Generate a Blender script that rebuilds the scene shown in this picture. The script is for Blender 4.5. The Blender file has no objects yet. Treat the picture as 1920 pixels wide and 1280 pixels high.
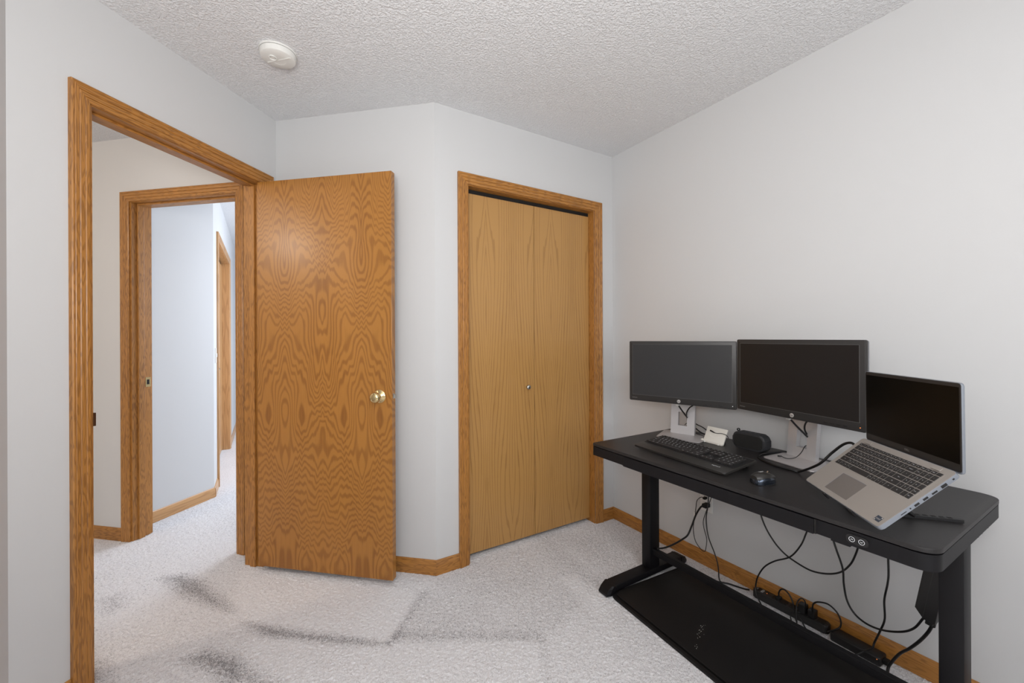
import bpy, bmesh, math, random
from mathutils import Vector, Matrix, noise
random.seed(7)
R = math.radians
SC = bpy.context.scene
COL = SC.collection

# ------------------------------------------------------------------ camera
cam = bpy.data.cameras.new('camera')
cam.sensor_fit = 'HORIZONTAL'; cam.sensor_width = 36.0
cam.lens = 768.9 / 1920 * 36.0
cam.shift_y = -7.84 / 1920
cam.clip_start = 0.02
camo = bpy.data.objects.new('camera', cam); COL.objects.link(camo)
camo.matrix_world = Matrix.Translation((0, 0, 1.2238)) @ Matrix.Rotation(R(90), 4, 'X') @ Matrix.Rotation(R(-0.251), 4, 'Z')
SC.camera = camo

# room frame: u runs along the desk wall towards the camera, v is the distance from it
CX, CY = 0.6824, 2.7797
DRX, DRY = -0.51756, 0.85565
def W(u, v, z=0.0):
    return Vector((CX - DRX * u - DRY * v, CY - DRY * u + DRX * v, z))
UANG = math.atan2(-DRY, -DRX)          # rotation of the desk frame (x = u, y = towards the wall)

# ------------------------------------------------------------------ world, lights, exposure
w = bpy.data.worlds.new('sky'); SC.world = w; w.use_nodes = True
w.node_tree.nodes['Background'].inputs[0].default_value = (0.75, 0.85, 1.0, 1)
w.node_tree.nodes['Background'].inputs[1].default_value = 1.5
SC.view_settings.view_transform = 'Standard'
SC.view_settings.look = 'None'
SC.view_settings.gamma = 1
SC.view_settings.use_curve_mapping = False
SC.view_settings.exposure = 0.04

def area(name, loc, target, sx, sy, power, col):
    l = bpy.data.lights.new(name, 'AREA'); l.shape = 'RECTANGLE'; l.size = sx; l.size_y = sy
    l.energy = power; l.color = col
    o = bpy.data.objects.new(name, l); COL.objects.link(o); o.location = loc
    o.rotation_euler = (Vector(target) - Vector(loc)).to_track_quat('-Z', 'Y').to_euler()
    return o
UREAR = 3.45
area('window_daylight', W(UREAR - .06, 1.80, 1.35), W(0, 1.9, .9), 1.1, 1.1, 16, (0.97, 0.98, 1.0))
area('overhead_fill_light', W(2.6, 1.85, 2.30), W(2.5, 1.9, 0), 0.5, 0.5, 17, (1.0, 0.985, 0.97))  # added unseen fill from above for carpet and lower walls, no fixture modelled
area('upward_fill_light', W(2.25, 2.35, 1.45), W(1.65, 1.95, 2.44), 0.6, 0.6, 33, (1.0, 0.985, 0.965))  # unseen fill aimed upward, added to brighten the ceiling
area('landing_daylight', (-1.15, 4.4, 1.5), (-2.9, 3.8, 0.6), 1.6, 1.8, 60, (0.80, 0.88, 1.0))
hl = bpy.data.lights.new('hall_lamp_light', 'POINT'); hl.energy = 30; hl.color = (1.0, 0.86, 0.72); hl.shadow_soft_size = 0.1
hlo = bpy.data.objects.new('hall_lamp_light', hl); COL.objects.link(hlo); hlo.location = (-2.75, 0.75, 2.12)

# ------------------------------------------------------------------ helpers
def lin(c):
    f = lambda x: x / 12.92 if x <= 0.04045 else ((x + 0.055) / 1.055) ** 2.4
    return tuple(f(v / 255) for v in c) + (1,)

def mat(name, col, rough=0.5, metal=0.0, spec=0.5, bump=None, coat=0.0, emit=None, noise_amt=None):
    m = bpy.data.materials.new(name); m.use_nodes = True
    nt = m.node_tree; b = nt.nodes['Principled BSDF']
    b.inputs['Base Color'].default_value = lin(col)
    b.inputs['Roughness'].default_value = rough
    b.inputs['Metallic'].default_value = metal
    b.inputs['Specular IOR Level'].default_value = spec
    b.inputs['Coat Weight'].default_value = coat
    if emit: b.inputs['Emission Color'].default_value = lin(emit[0]); b.inputs['Emission Strength'].default_value = emit[1]
    if bump:
        tc = nt.nodes.new('ShaderNodeTexCoord'); n = nt.nodes.new('ShaderNodeTexNoise')
        n.inputs['Scale'].default_value = bump[0]; n.inputs['Detail'].default_value = 3
        bp = nt.nodes.new('ShaderNodeBump'); bp.inputs['Strength'].default_value = bump[1]; bp.inputs['Distance'].default_value = bump[2]
        nt.links.new(tc.outputs['Object'], n.inputs['Vector']); nt.links.new(n.outputs['Fac'], bp.inputs['Height'])
        nt.links.new(bp.outputs['Normal'], b.inputs['Normal'])
        if noise_amt:
            mx = nt.nodes.new('ShaderNodeMixRGB'); mx.inputs[1].default_value = lin(col); mx.inputs[2].default_value = lin(noise_amt)
            nt.links.new(n.outputs['Fac'], mx.inputs[0]); nt.links.new(mx.outputs[0], b.inputs['Base Color'])
    return m

class NT:
    def __init__(s, m): s.nt = m.node_tree
    def n(s, t, **k):
        nd = s.nt.nodes.new(t)
        for a, b in k.items():
            if a.startswith('i_'): nd.inputs[a[2:].replace('_', ' ')].default_value = b
            else: setattr(nd, a, b)
        return nd
    def l(s, a, b): s.nt.links.new(a, b)
    def math(s, op, a, b=None, c=None):
        nd = s.nt.nodes.new('ShaderNodeMath'); nd.operation = op
        for i, v in enumerate((a, b, c)):
            if v is None: continue
            if isinstance(v, (int, float)): nd.inputs[i].default_value = v
            else: s.nt.links.new(v, nd.inputs[i])
        return nd.outputs[0]
    def vec(s, x, y, z=0.0):
        nd = s.nt.nodes.new('ShaderNodeCombineXYZ')
        for i, v in enumerate((x, y, z)):
            if isinstance(v, (int, float)): nd.inputs[i].default_value = v
            else: s.nt.links.new(v, nd.inputs[i])
        return nd.outputs[0]
    def noise(s, vec, scale, detail=2.0, rough=0.5):
        nd = s.nt.nodes.new('ShaderNodeTexNoise'); nd.inputs['Scale'].default_value = scale
        nd.inputs['Detail'].default_value = detail; nd.inputs['Roughness'].default_value = rough
        s.nt.links.new(vec, nd.inputs['Vector']); return nd.outputs['Fac']

def oak(name, light, dark, fold=None, xs=7.0, zs=1.3, lines=9.0, zline=0.0, zig=0.02, zigx=32.0, rough=0.34, pores=0.35, contrast=1.0, off=0.0, edge=0.30, tri=0.0, trif=22.0, xline=0.0, det=0.6):
    """oiled oak: UV.x runs across the grain in metres, UV.y along it"""
    m = bpy.data.materials.new(name); m.use_nodes = True; t = NT(m)
    b = m.node_tree.nodes['Principled BSDF']
    uv = t.n('ShaderNodeUVMap'); uv.uv_map = 'grain'
    sp = t.n('ShaderNodeSeparateXYZ'); t.l(uv.outputs[0], sp.inputs[0])
    x, z = sp.outputs[0], sp.outputs[1]
    if fold:
        x = t.math('PINGPONG', t.math('ADD', x, off), fold)
    zz = t.math('ADD', z, t.math('MULTIPLY', t.math('SUBTRACT', t.noise(t.vec(t.math('MULTIPLY', x, zigx), t.math('MULTIPLY', z, 2.2)), 1.0, 2.5, 0.6), 0.5), zig * 4))
    if tri:
        ph = t.math('ADD', t.math('MULTIPLY', x, trif), t.math('MULTIPLY', t.noise(t.vec(t.math('MULTIPLY', x, 7), t.math('MULTIPLY', z, 5)), 1.0, 1), 3.0))
        am = t.math('MULTIPLY', t.noise(t.vec(t.math('MULTIPLY', x, 6), t.math('MULTIPLY', z, 4), 3.0), 1.0, 1), tri * 8)
        zz = t.math('ADD', zz, t.math('MULTIPLY', t.math('SUBTRACT', t.math('PINGPONG', ph, 0.5), 0.25), am))
    big = t.noise(t.vec(t.math('MULTIPLY', x, xs), t.math('MULTIPLY', zz, zs)), 1.0, det)
    F = t.math('ADD', t.math('ADD', t.math('MULTIPLY', big, lines), t.math('MULTIPLY', zz, zline)), t.math('MULTIPLY', x, xline))
    F = t.math('ADD', F, t.math('MULTIPLY', t.noise(t.vec(t.math('MULTIPLY', x, 60), t.math('MULTIPLY', z, 3)), 1.0, 2), 0.35))
    s = t.math('PINGPONG', F, 0.5)
    r = t.n('ShaderNodeValToRGB'); r.color_ramp.interpolation = 'EASE'
    r.color_ramp.elements[0].position = 0.08; r.color_ramp.elements[0].color = (0, 0, 0, 1)
    r.color_ramp.elements[1].position = edge; r.color_ramp.elements[1].color = (1, 1, 1, 1)
    t.l(s, r.inputs[0])
    fine = t.noise(t.vec(t.math('MULTIPLY', x, 420), t.math('MULTIPLY', z, 9)), 1.0, 2)
    tone = t.noise(t.vec(t.math('MULTIPLY', x, 9), t.math('MULTIPLY', z, 0.9)), 1.0, 1)
    k = t.math('MULTIPLY', t.math('SUBTRACT', 1.0, r.outputs[0]), contrast)
    k = t.math('ADD', k, t.math('MULTIPLY', t.math('SUBTRACT', fine, 0.5), pores * 1.6))
    k = t.math('ADD', k, t.math('MULTIPLY', t.math('SUBTRACT', tone, 0.5), 0.8))
    mx = t.n('ShaderNodeMixRGB'); mx.use_clamp = True
    mx.inputs[1].default_value = lin(light); mx.inputs[2].default_value = lin(dark)
    cl = t.math('MINIMUM', t.math('MAXIMUM', k, -0.15), 1.25); t.l(cl, mx.inputs[0])
    t.l(mx.outputs[0], b.inputs['Base Color'])
    b.inputs['Roughness'].default_value = rough; b.inputs['Coat Weight'].default_value = 0.25; b.inputs['Coat Roughness'].default_value = 0.25
    bp = t.n('ShaderNodeBump'); bp.inputs['Strength'].default_value = 0.12; bp.inputs['Distance'].default_value = 0.0006
    t.l(fine, bp.inputs['Height']); t.l(bp.outputs['Normal'], b.inputs['Normal'])
    return m

def paint(name, col, scale=350, strength=0.08):
    return mat(name, col, rough=0.6, spec=0.3, bump=(scale, strength, 0.001))

M = {}
M['wall'] = paint('wall_paint', (206, 206, 206))
M['hallwall'] = paint('hall_paint', (212, 210, 207))
M['white'] = mat('white_plastic', (232, 230, 226), 0.4)
M['oak_door'] = oak('oak_door_veneer', (170, 115, 48), (135, 84, 28), fold=0.218, xs=4.4, zs=1.4, lines=31.0, zline=17.0, zig=0.006, zigx=80, contrast=0.72, off=0.055, edge=0.34, tri=0.0095, trif=27, rough=0.42, det=1.4, pores=0.55)
M['oak_closet'] = oak('oak_closet_veneer', (180, 136, 78), (138, 96, 48), fold=0.17, xs=6.0, zs=0.55, lines=15.0, zline=0.0, zig=0.012, zigx=40, contrast=0.55, off=0.03, rough=0.36, edge=0.13, xline=46.0, pores=0.5)
M['oak_trim'] = oak('oak_trim', (176, 120, 54), (116, 72, 26), xs=62, zs=8.0, lines=5.5, zig=0.008, zigx=90, contrast=0.55, pores=0.8, rough=0.5)
M['oak_far'] = oak('oak_far_trim', (196, 150, 100), (150, 104, 62), xs=26, zs=2.0, lines=5.0, zig=0.01, zigx=60, contrast=0.4)
M['black_gap'] = mat('dark_gap', (16, 13, 11), 0.8)
M['desk_top'] = mat('desk_black_woodgrain', (44, 42, 42), 0.46, spec=0.4, bump=(260, 0.12, 0.0006), noise_amt=(34, 32, 32))
M['desk_metal'] = mat('desk_black_powdercoat', (15, 14, 17), 0.5, spec=0.3, bump=(900, 0.06, 0.0004))
M['blackp'] = mat('black_plastic', (26, 25, 26), 0.45)
M['blackp_s'] = mat('black_satin_plastic', (42, 41, 41), 0.38)
M['rubber'] = mat('black_rubber', (20, 20, 20), 0.6, spec=0.4)
M['cable'] = mat('black_cable', (18, 18, 19), 0.42)
M['mat'] = mat('foam_mat', (22, 20, 20), 0.62, spec=0.3, bump=(120, 0.15, 0.001))
M['screen_a'] = mat('matte_screen_bright_reflection', (46, 46, 47), 0.34, spec=0.5)  # bright reflection on the left screen, put into its base colour
M['screen_b'] = mat('matte_screen_dim_reflection', (26, 23, 22), 0.34, spec=0.35)  # same kind of screen, dim room reflection put into the colour
M['screen_c'] = mat('laptop_screen', (5, 5, 5), 0.28, spec=0.22)
M['bezel'] = mat('monitor_bezel', (44, 42, 41), 0.42)
M['rim'] = mat('screen_rim_grey', (78, 77, 76), 0.4)  # lighter than the bezel to paint the thin highlight along the lip
M['alu'] = mat('brushed_silver', (205, 203, 204), 0.36, metal=0.55)
M['alu_base'] = mat('silver_base', (188, 184, 184), 0.4, metal=0.5)
M['lapgrey'] = mat('laptop_aluminium', (158, 152, 146), 0.45, metal=0.2)
M['shell'] = mat('monitor_back_grey', (120, 121, 124), 0.45)
M['lapside'] = mat('laptop_side_silver', (138, 143, 151), 0.42, metal=0.35)
M['pad'] = mat('touchpad', (128, 122, 118), 0.35, metal=0.3)
M['key'] = mat('key_black', (40, 38, 38), 0.5)
M['kbody'] = mat('keyboard_body', (44, 42, 40), 0.38)
M['kgap'] = mat('keyboard_well', (24, 24, 25), 0.5)
M['legend'] = mat('key_legend', (232, 235, 238), 0.6)
M['logo'] = mat('silver_logo', (215, 213, 210), 0.3, metal=0.6)
M['brass'] = mat('polished_brass', (222, 200, 150), 0.12, metal=1.0)
M['bronze'] = mat('dark_bronze', (88, 58, 38), 0.4, metal=0.7)
M['nickel'] = mat('satin_nickel', (190, 188, 180), 0.22, metal=1.0)
M['gloss'] = mat('mouse_gloss', (62, 70, 82), 0.2, metal=0.85, coat=0.5)
M['mousetop'] = mat('mouse_top', (44, 42, 40), 0.32)
M['led'] = mat('led_orange', (255, 140, 60), 0.4, emit=((255, 150, 80), 0.6))
M['ledw'] = mat('led_white', (230, 230, 230), 0.4, emit=((230, 230, 235), 1.0))
M['label_grey'] = mat('printed_grey', (150, 148, 145), 0.6)
M['sticker'] = mat('processor_sticker', (62, 72, 86), 0.35, metal=0.3)
M['detector'] = mat('detector_white', (226, 225, 220), 0.5)
M['grille'] = mat('speaker_grille', (14, 14, 13), 0.7, bump=(1500, 0.6, 0.0008))
M['spk'] = mat('speaker_rubber', (40, 41, 44), 0.55)
M['card'] = mat('white_block', (216, 213, 205), 0.45)

def carpet_mat():
    m = bpy.data.materials.new('carpet'); m.use_nodes = True; t = NT(m); b = m.node_tree.nodes['Principled BSDF']
    at = t.n('ShaderNodeVertexColor'); at.layer_name = 'nap'
    tc = t.n('ShaderNodeTexCoord'); co = tc.outputs['Object']
    n1 = t.noise(co, 210, 3, 0.7); n2 = t.noise(co, 75, 3, 0.65); n3 = t.noise(co, 2.3, 3, 0.5)
    k = t.math('ADD', t.math('MULTIPLY', t.math('SUBTRACT', n1, 0.5), 2.6), t.math('MULTIPLY', t.math('SUBTRACT', n2, 0.5), 1.3))
    k = t.math('ADD', k, t.math('MULTIPLY', t.math('SUBTRACT', n3, 0.5), 0.35))
    sp = t.n('ShaderNodeSeparateColor'); t.l(at.outputs[0], sp.inputs[0])
    k = t.math('ADD', t.math('ADD', k, 0.19), t.math('MULTIPLY', t.math('SUBTRACT', sp.outputs[0], 0.5), 1.5))
    rr = t.n('ShaderNodeValToRGB'); e = rr.color_ramp.elements
    e[0].position = 0.0; e[0].color = lin((246, 245, 247)); e[1].position = 1.0; e[1].color = lin((138, 135, 137))
    x = e.new(0.45); x.color = lin((226, 224, 226))
    t.l(k, rr.inputs[0]); t.l(rr.outputs[0], b.inputs['Base Color'])
    b.inputs['Roughness'].default_value = 0.95; b.inputs['Specular IOR Level'].default_value = 0.1
    b.inputs['Sheen Weight'].default_value = 0.25
    bp = t.n('ShaderNodeBump'); bp.inputs['Strength'].default_value = 0.75; bp.inputs['Distance'].default_value = 0.006
    t.l(t.math('ADD', n1, n2), bp.inputs['Height']); t.l(bp.outputs['Normal'], b.inputs['Normal'])
    return m
M['carpet'] = carpet_mat()

def ceiling_mat():
    m = bpy.data.materials.new('textured_ceiling'); m.use_nodes = True; t = NT(m); b = m.node_tree.nodes['Principled BSDF']
    tc = t.n('ShaderNodeTexCoord'); co = tc.outputs['Object']
    n1 = t.noise(co, 112, 3, 0.6); n2 = t.noise(co, 210, 2, 0.5)
    r = t.n('ShaderNodeValToRGB'); r.color_ramp.elements[0].position = 0.42; r.color_ramp.elements[1].position = 0.66
    t.l(n1, r.inputs[0])
    h = t.math('ADD', r.outputs[0], t.math('MULTIPLY', n2, 0.5))
    b.inputs['Base Color'].default_value = lin((236, 236, 237)); b.inputs['Roughness'].default_value = 0.8
    b.inputs['Specular IOR Level'].default_value = 0.2
    bp = t.n('ShaderNodeBump'); bp.inputs['Strength'].default_value = 0.75; bp.inputs['Distance'].default_value = 0.005
    t.l(h, bp.inputs['Height']); t.l(bp.outputs['Normal'], b.inputs['Normal'])
    return m
M['ceiling'] = ceiling_mat()

# ---- mesh helpers: everything is added to a bmesh, then linked as one object
def NB(): return bmesh.new()

def box(bm, lo, hi, mx=None, bevel=0.0, seg=2, mi=0):
    ret = bmesh.ops.create_cube(bm, size=1.0)
    vs = ret['verts']; c = [(a + b) / 2 for a, b in zip(lo, hi)]; s = [abs(b - a) for a, b in zip(lo, hi)]
    for v in vs: v.co = Vector((v.co.x * s[0] + c[0], v.co.y * s[1] + c[1], v.co.z * s[2] + c[2]))
    fs = set(f for v in vs for f in v.link_faces)
    if bevel > 0:
        es = list(set(e for v in vs for e in v.link_edges))
        r = bmesh.ops.bevel(bm, geom=es, offset=bevel, segments=seg, profile=0.5, affect='EDGES')
        fs = set(r['faces']) | set(f for f in fs if f.is_valid)
        vs = list(set(v for f in fs for v in f.verts))
    for f in fs: f.material_index = mi
    if mx is not None:
        for v in vs: v.co = mx @ v.co
    return vs

def prism(bm, pts, axis, a, b, mx=None, mi=0, bevel=0.0):
    """extrude a 2D outline along axis ('x','y','z') from a to b"""
    def P(p, h):
        if axis == 'z': return Vector((p[0], p[1], h))
        if axis == 'y': return Vector((p[0], h, p[1]))
        return Vector((h, p[0], p[1]))
    A = [bm.verts.new(P(p, a)) for p in pts]; B = [bm.verts.new(P(p, b)) for p in pts]
    n = len(pts); fs = []
    fs.append(bm.faces.new(A)); fs.append(bm.faces.new(B))
    for i in range(n): fs.append(bm.faces.new((A[i], A[(i + 1) % n], B[(i + 1) % n], B[i])))
    vs = A + B
    if bevel > 0:
        es = [e for f in fs[:2] for e in f.edges]
        r = bmesh.ops.bevel(bm, geom=es, offset=bevel, segments=2, profile=0.5, affect='EDGES')
        fs = [f for f in fs if f.is_valid] + list(r['faces']); vs = list(set(v for f in fs for v in f.verts))
    for f in fs: f.material_index = mi
    if mx is not None:
        for v in vs: v.co = mx @ v.co
    return vs

def rrect(x0, y0, x1, y1, r, n=5, rs=None):
    rs = rs or (r, r, r, r)          # corners: x0y0, x1y0, x1y1, x0y1
    out = []
    for (cx, cy, a0), rr in zip(((x0, y0, 180), (x1, y0, 270), (x1, y1, 0), (x0, y1, 90)), rs):
        ox = cx + (rr if cx == x0 else -rr); oy = cy + (rr if cy == y0 else -rr)
        if rr < 1e-6: out.append((cx, cy)); continue
        for i in range(n + 1):
            a = R(a0 + 90 * i / n); out.append((ox + rr * math.cos(a), oy + rr * math.sin(a)))
    return out

def cyl(bm, p0, p1, r0, r1=None, n=20, mi=0):
    r1 = r0 if r1 is None else r1
    p0, p1 = Vector(p0), Vector(p1); d = (p1 - p0).normalized()
    a = d.orthogonal().normalized(); b = d.cross(a)
    A = [bm.verts.new(p0 + (a * math.cos(2 * math.pi * i / n) + b * math.sin(2 * math.pi * i / n)) * r0) for i in range(n)]
    B = [bm.verts.new(p1 + (a * math.cos(2 * math.pi * i / n) + b * math.sin(2 * math.pi * i / n)) * r1) for i in range(n)]
    fs = [bm.faces.new(list(reversed(A))), bm.faces.new(B)]
    for i in range(n): fs.append(bm.faces.new((A[i], A[(i + 1) % n], B[(i + 1) % n], B[i])))
    for f in fs: f.material_index = mi
    return A + B

def lathe(bm, prof, origin, axis, n=32, mi=0):
    """prof: (radius, height) pairs along axis"""
    o = Vector(origin); d = Vector(axis).normalized(); a = d.orthogonal().normalized(); b = d.cross(a)
    rings = []
    for r, h in prof:
        if r < 1e-6: rings.append([bm.verts.new(o + d * h)]); continue
        rings.append([bm.verts.new(o + d * h + (a * math.cos(2 * math.pi * i / n) + b * math.sin(2 * math.pi * i / n)) * r) for i in range(n)])
    for p, q in zip(rings, rings[1:]):
        for i in range(n):
            j = (i + 1) % n
            if len(p) == 1 and len(q) == 1: continue
            if len(p) == 1: f = bm.faces.new((p[0], q[i], q[j]))
            elif len(q) == 1: f = bm.faces.new((p[i], p[j], q[0]))
            else: f = bm.faces.new((p[i], p[j], q[j], q[i]))
            f.material_index = mi

def catmull(pts, k=8):
    P = [Vector(p) for p in pts]; P = [P[0] * 2 - P[1]] + P + [P[-1] * 2 - P[-2]]
    out = []
    for i in range(1, len(P) - 2):
        for j in range(k):
            t = j / k
            out.append(0.5 * ((2 * P[i]) + (P[i + 1] - P[i - 1]) * t + (2 * P[i - 1] - 5 * P[i] + 4 * P[i + 1] - P[i + 2]) * t * t + (3 * P[i] - P[i - 1] - 3 * P[i + 1] + P[i + 2]) * t ** 3))
    out.append(P[-2]); return out

def tube(bm, pts, r, n=10, smooth=True, mi=0):
    pts = catmull(pts) if smooth else [Vector(p) for p in pts]
    d0 = (pts[1] - pts[0]).normalized(); a = d0.orthogonal().normalized(); rings = []
    for i, p in enumerate(pts):
        d = (pts[min(i + 1, len(pts) - 1)] - pts[max(i - 1, 0)]).normalized()
        a = (a - d * a.dot(d)).normalized(); b = d.cross(a)
        rings.append([bm.verts.new(p + (a * math.cos(2 * math.pi * k / n) + b * math.sin(2 * math.pi * k / n)) * r) for k in range(n)])
    for p, q in zip(rings, rings[1:]):
        for i in range(n): bm.faces.new((p[i], p[(i + 1) % n], q[(i + 1) % n], q[i])).material_index = mi
    bm.faces.new(list(reversed(rings[0]))).material_index = mi; bm.faces.new(rings[-1]).material_index = mi

def grain_uv(bm, axis, off=None):
    ax = Vector(axis).normalized(); off = off or (random.uniform(0, 20), random.uniform(0, 20))
    bm.normal_update(); uv = bm.loops.layers.uv.new('grain')
    for f in bm.faces:
        if abs(f.normal.dot(ax)) > 0.9: cr = f.normal.orthogonal().normalized()
        else: cr = ax.cross(f.normal).normalized()
        for l in f.loops: l[uv].uv = (l.vert.co.dot(cr) + off[0], l.vert.co.dot(ax) + off[1])

def obj(name, bm, m, parent=None, smooth=False, mx=None, angle=35):
    bmesh.ops.recalc_face_normals(bm, faces=bm.faces)
    me = bpy.data.meshes.new(name); bm.to_mesh(me); bm.free()
    for x in (m if isinstance(m, (list, tuple)) else [m]): me.materials.append(x)
    o = bpy.data.objects.new(name, me); COL.objects.link(o)
    if smooth:
        me.polygons.foreach_set('use_smooth', [True] * len(me.polygons))
        me.set_sharp_from_angle(angle=R(angle))
    if parent is not None: o.parent = parent
    if mx is not None: o.matrix_local = mx
    return o

def tag(o, label, cat, group=None, kind=None):
    o['label'] = label; o['category'] = cat
    if group: o['group'] = group
    if kind: o['kind'] = kind
    return o

def thing(name, label, cat, loc=(0, 0, 0), rz=0.0, group=None, kind=None):
    o = bpy.data.objects.new(name, None); COL.objects.link(o); o.empty_display_size = 0.05
    o.location = loc; o.rotation_euler = (0, 0, rz)
    return tag(o, label, cat, group, kind)

_txt = {}
def text_polys(s, bold=False):
    """flat triangulated outline of a word: (verts2d, faces), 1 unit cap size, centred"""
    if s in _txt: return _txt[s]
    cu = bpy.data.curves.new('txt', 'FONT'); cu.body = s; cu.size = 1.0; cu.align_x = 'CENTER'; cu.align_y = 'CENTER'; cu.resolution_u = 2
    o = bpy.data.objects.new('txt', cu); COL.objects.link(o)
    bpy.context.view_layer.update()
    me = bpy.data.meshes.new_from_object(o.evaluated_get(bpy.context.evaluated_depsgraph_get()))
    vs = [(v.co.x, v.co.y) for v in me.vertices]; fs = [tuple(p.vertices) for p in me.polygons]
    bpy.data.objects.remove(o); bpy.data.curves.remove(cu); bpy.data.meshes.remove(me)
    _txt[s] = (vs, fs); return _txt[s]

def add_text(bm, s, org, ex, ey, size, mi=0, depth=0.0002):
    """write s centred on org, reading along ex, with up = ey"""
    vs, fs = text_polys(s); org = Vector(org); ex = Vector(ex).normalized(); ey = Vector(ey).normalized(); nn = ex.cross(ey)
    V = [bm.verts.new(org + ex * x * size + ey * y * size + nn * depth) for x, y in vs]
    for f in fs:
        try: bm.faces.new([V[i] for i in f]).material_index = mi
        except ValueError: pass

# ------------------------------------------------------------------ the shell
H = 2.44
A = Vector((-1.3171, 2.2958, 0)); B = Vector((-0.3964, 2.1196, 0)); Cc = Vector((CX, CY, 0))
dd = Vector((0.19783, 0.98024, 0)); ndw = Vector((0.98024, -0.19783, 0))     # door wall: direction and room side
bc = (Cc - B).normalized(); nbc = Vector((bc.y, -bc.x, 0))
ab = (B - A).normalized(); nab = Vector((ab.y, -ab.x, 0))
dr = Vector((DRX, DRY, 0)); nR = Vector((-DRY, DRX, 0))
P13 = A - dd * 1.075
UP = Vector((0, 0, 1))

def frame(o, e, n):
    """matrix with x = e (along the wall), y = -n (into the wall), z = up"""
    m = Matrix.Identity(4)
    for i, c in enumerate((e, -n, UP)): m.col[i][:3] = c
    m.translation = o; return m

def wall(name, o, e, n, L, openings=(), t=0.115, m='wall', label='', s0=0.0, h=H):
    """front face runs from o along e; openings (s0, s1, z0, z1)"""
    mx = frame(o, e, n); bm = NB(); x = s0
    for a, b, z0, z1 in sorted(openings):
        box(bm, (x, 0, 0), (a, t, h), mx)
        if z0 > 0: box(bm, (a, 0, 0), (b, t, z0), mx)
        if z1 < h: box(bm, (a, 0, z1), (b, t, h), mx)
        x = b
    box(bm, (x, 0, 0), (L, t, h), mx)
    ob = obj(name, bm, M[m])
    return tag(ob, label, 'wall', kind='structure')

# floor with vacuumed nap marks: outlines of pile leaning away (+) or towards (-)
NAPS = [
    ([(-1.812, 2.105), (-1.711, 2.132), (-1.559, 2.066), (-1.247, 1.843), (-1.327, 1.854), (-1.566, 1.951)], 0.42, 0.035),
    ([(-1.152, 1.769), (-0.897, 1.713), (-0.567, 1.66), (-0.499, 1.637), (-0.689, 1.643), (-1.014, 1.686)], 0.46, 0.03),
    ([(-1.263, 1.565), (-1.214, 1.616), (-1.05, 1.574), (-0.833, 1.445), (-1.002, 1.446), (-1.105, 1.509)], 0.44, 0.035),
    ([(-1.943, 1.922), (-1.896, 1.97), (-1.799, 1.894), (-1.801, 1.828)], 0.28, 0.04),
    ([(-1.424, 2.159), (-1.107, 2.118), (-0.454, 1.972), (-0.504, 1.645), (-1.139, 1.779), (-1.264, 1.861)], -0.14, 0.02),
    ([(-0.983, 1.446), (-1.075, 1.678), (-0.492, 1.625), (-0.512, 1.444)], -0.12, 0.02),
    ([(-0.456, 1.98), (-0.417, 1.98), (-0.475, 1.642), (-0.507, 1.642)], 0.22, 0.02),
    ([(-0.441, 1.972), (-0.29, 2.191), (0.221, 2.488), (0.448, 2.051), (0.17, 1.685), (-0.478, 1.689)], 0.12, 0.03),
    ([(-0.503, 1.702), (0.109, 1.686), (0.12, 1.659), (-0.493, 1.665)], 0.24, 0.03),
    ([(0.191, 2.521), (0.671, 2.737), (0.802, 2.483), (0.679, 2.193), (0.426, 2.074)], 0.16, 0.15),
    ([(0.251, 2.076), (0.322, 2.098), (0.452, 1.849), (0.388, 1.78)], -0.22, 0.035),
    ([(-0.531, 1.444), (-0.473, 1.651), (0.106, 1.647), (0.116, 1.44)], -0.08, 0.02),
    ([(0.107, 1.656), (0.128, 1.656), (0.13, 1.44), (0.107, 1.44)], 0.16, 0.02),
    ([(-1.605, 1.557), (-1.557, 1.569), (-1.428, 1.448), (-1.494, 1.449)], 0.3, 0.035),
]
import numpy as np
def axis_lines(a, b, c, d, fine, coarse):
    return np.concatenate([np.arange(a, b, coarse), np.arange(b, c, fine), np.arange(c, d + coarse, coarse)])
def poly_mask(X, Y, pts, soft=0.02):
    """soft inside mask of an outline, by signed distance"""
    n = len(pts); inside = np.zeros(X.shape, bool); dmin = np.full(X.shape, 9.0)
    for i in range(n):
        (x0, y0), (x1, y1) = pts[i], pts[(i + 1) % n]
        c = ((y0 > Y) != (y1 > Y)) & (X < (x1 - x0) * (Y - y0) / (y1 - y0 + 1e-12) + x0); inside ^= c
        L2_ = (x1 - x0) ** 2 + (y1 - y0) ** 2
        t = np.clip(((X - x0) * (x1 - x0) + (Y - y0) * (y1 - y0)) / L2_, 0, 1)
        dmin = np.minimum(dmin, np.hypot(X - x0 - t * (x1 - x0), Y - y0 - t * (y1 - y0)))
    return np.clip(np.where(inside, dmin, -dmin) / soft * .5 + .5, 0, 1)
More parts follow.
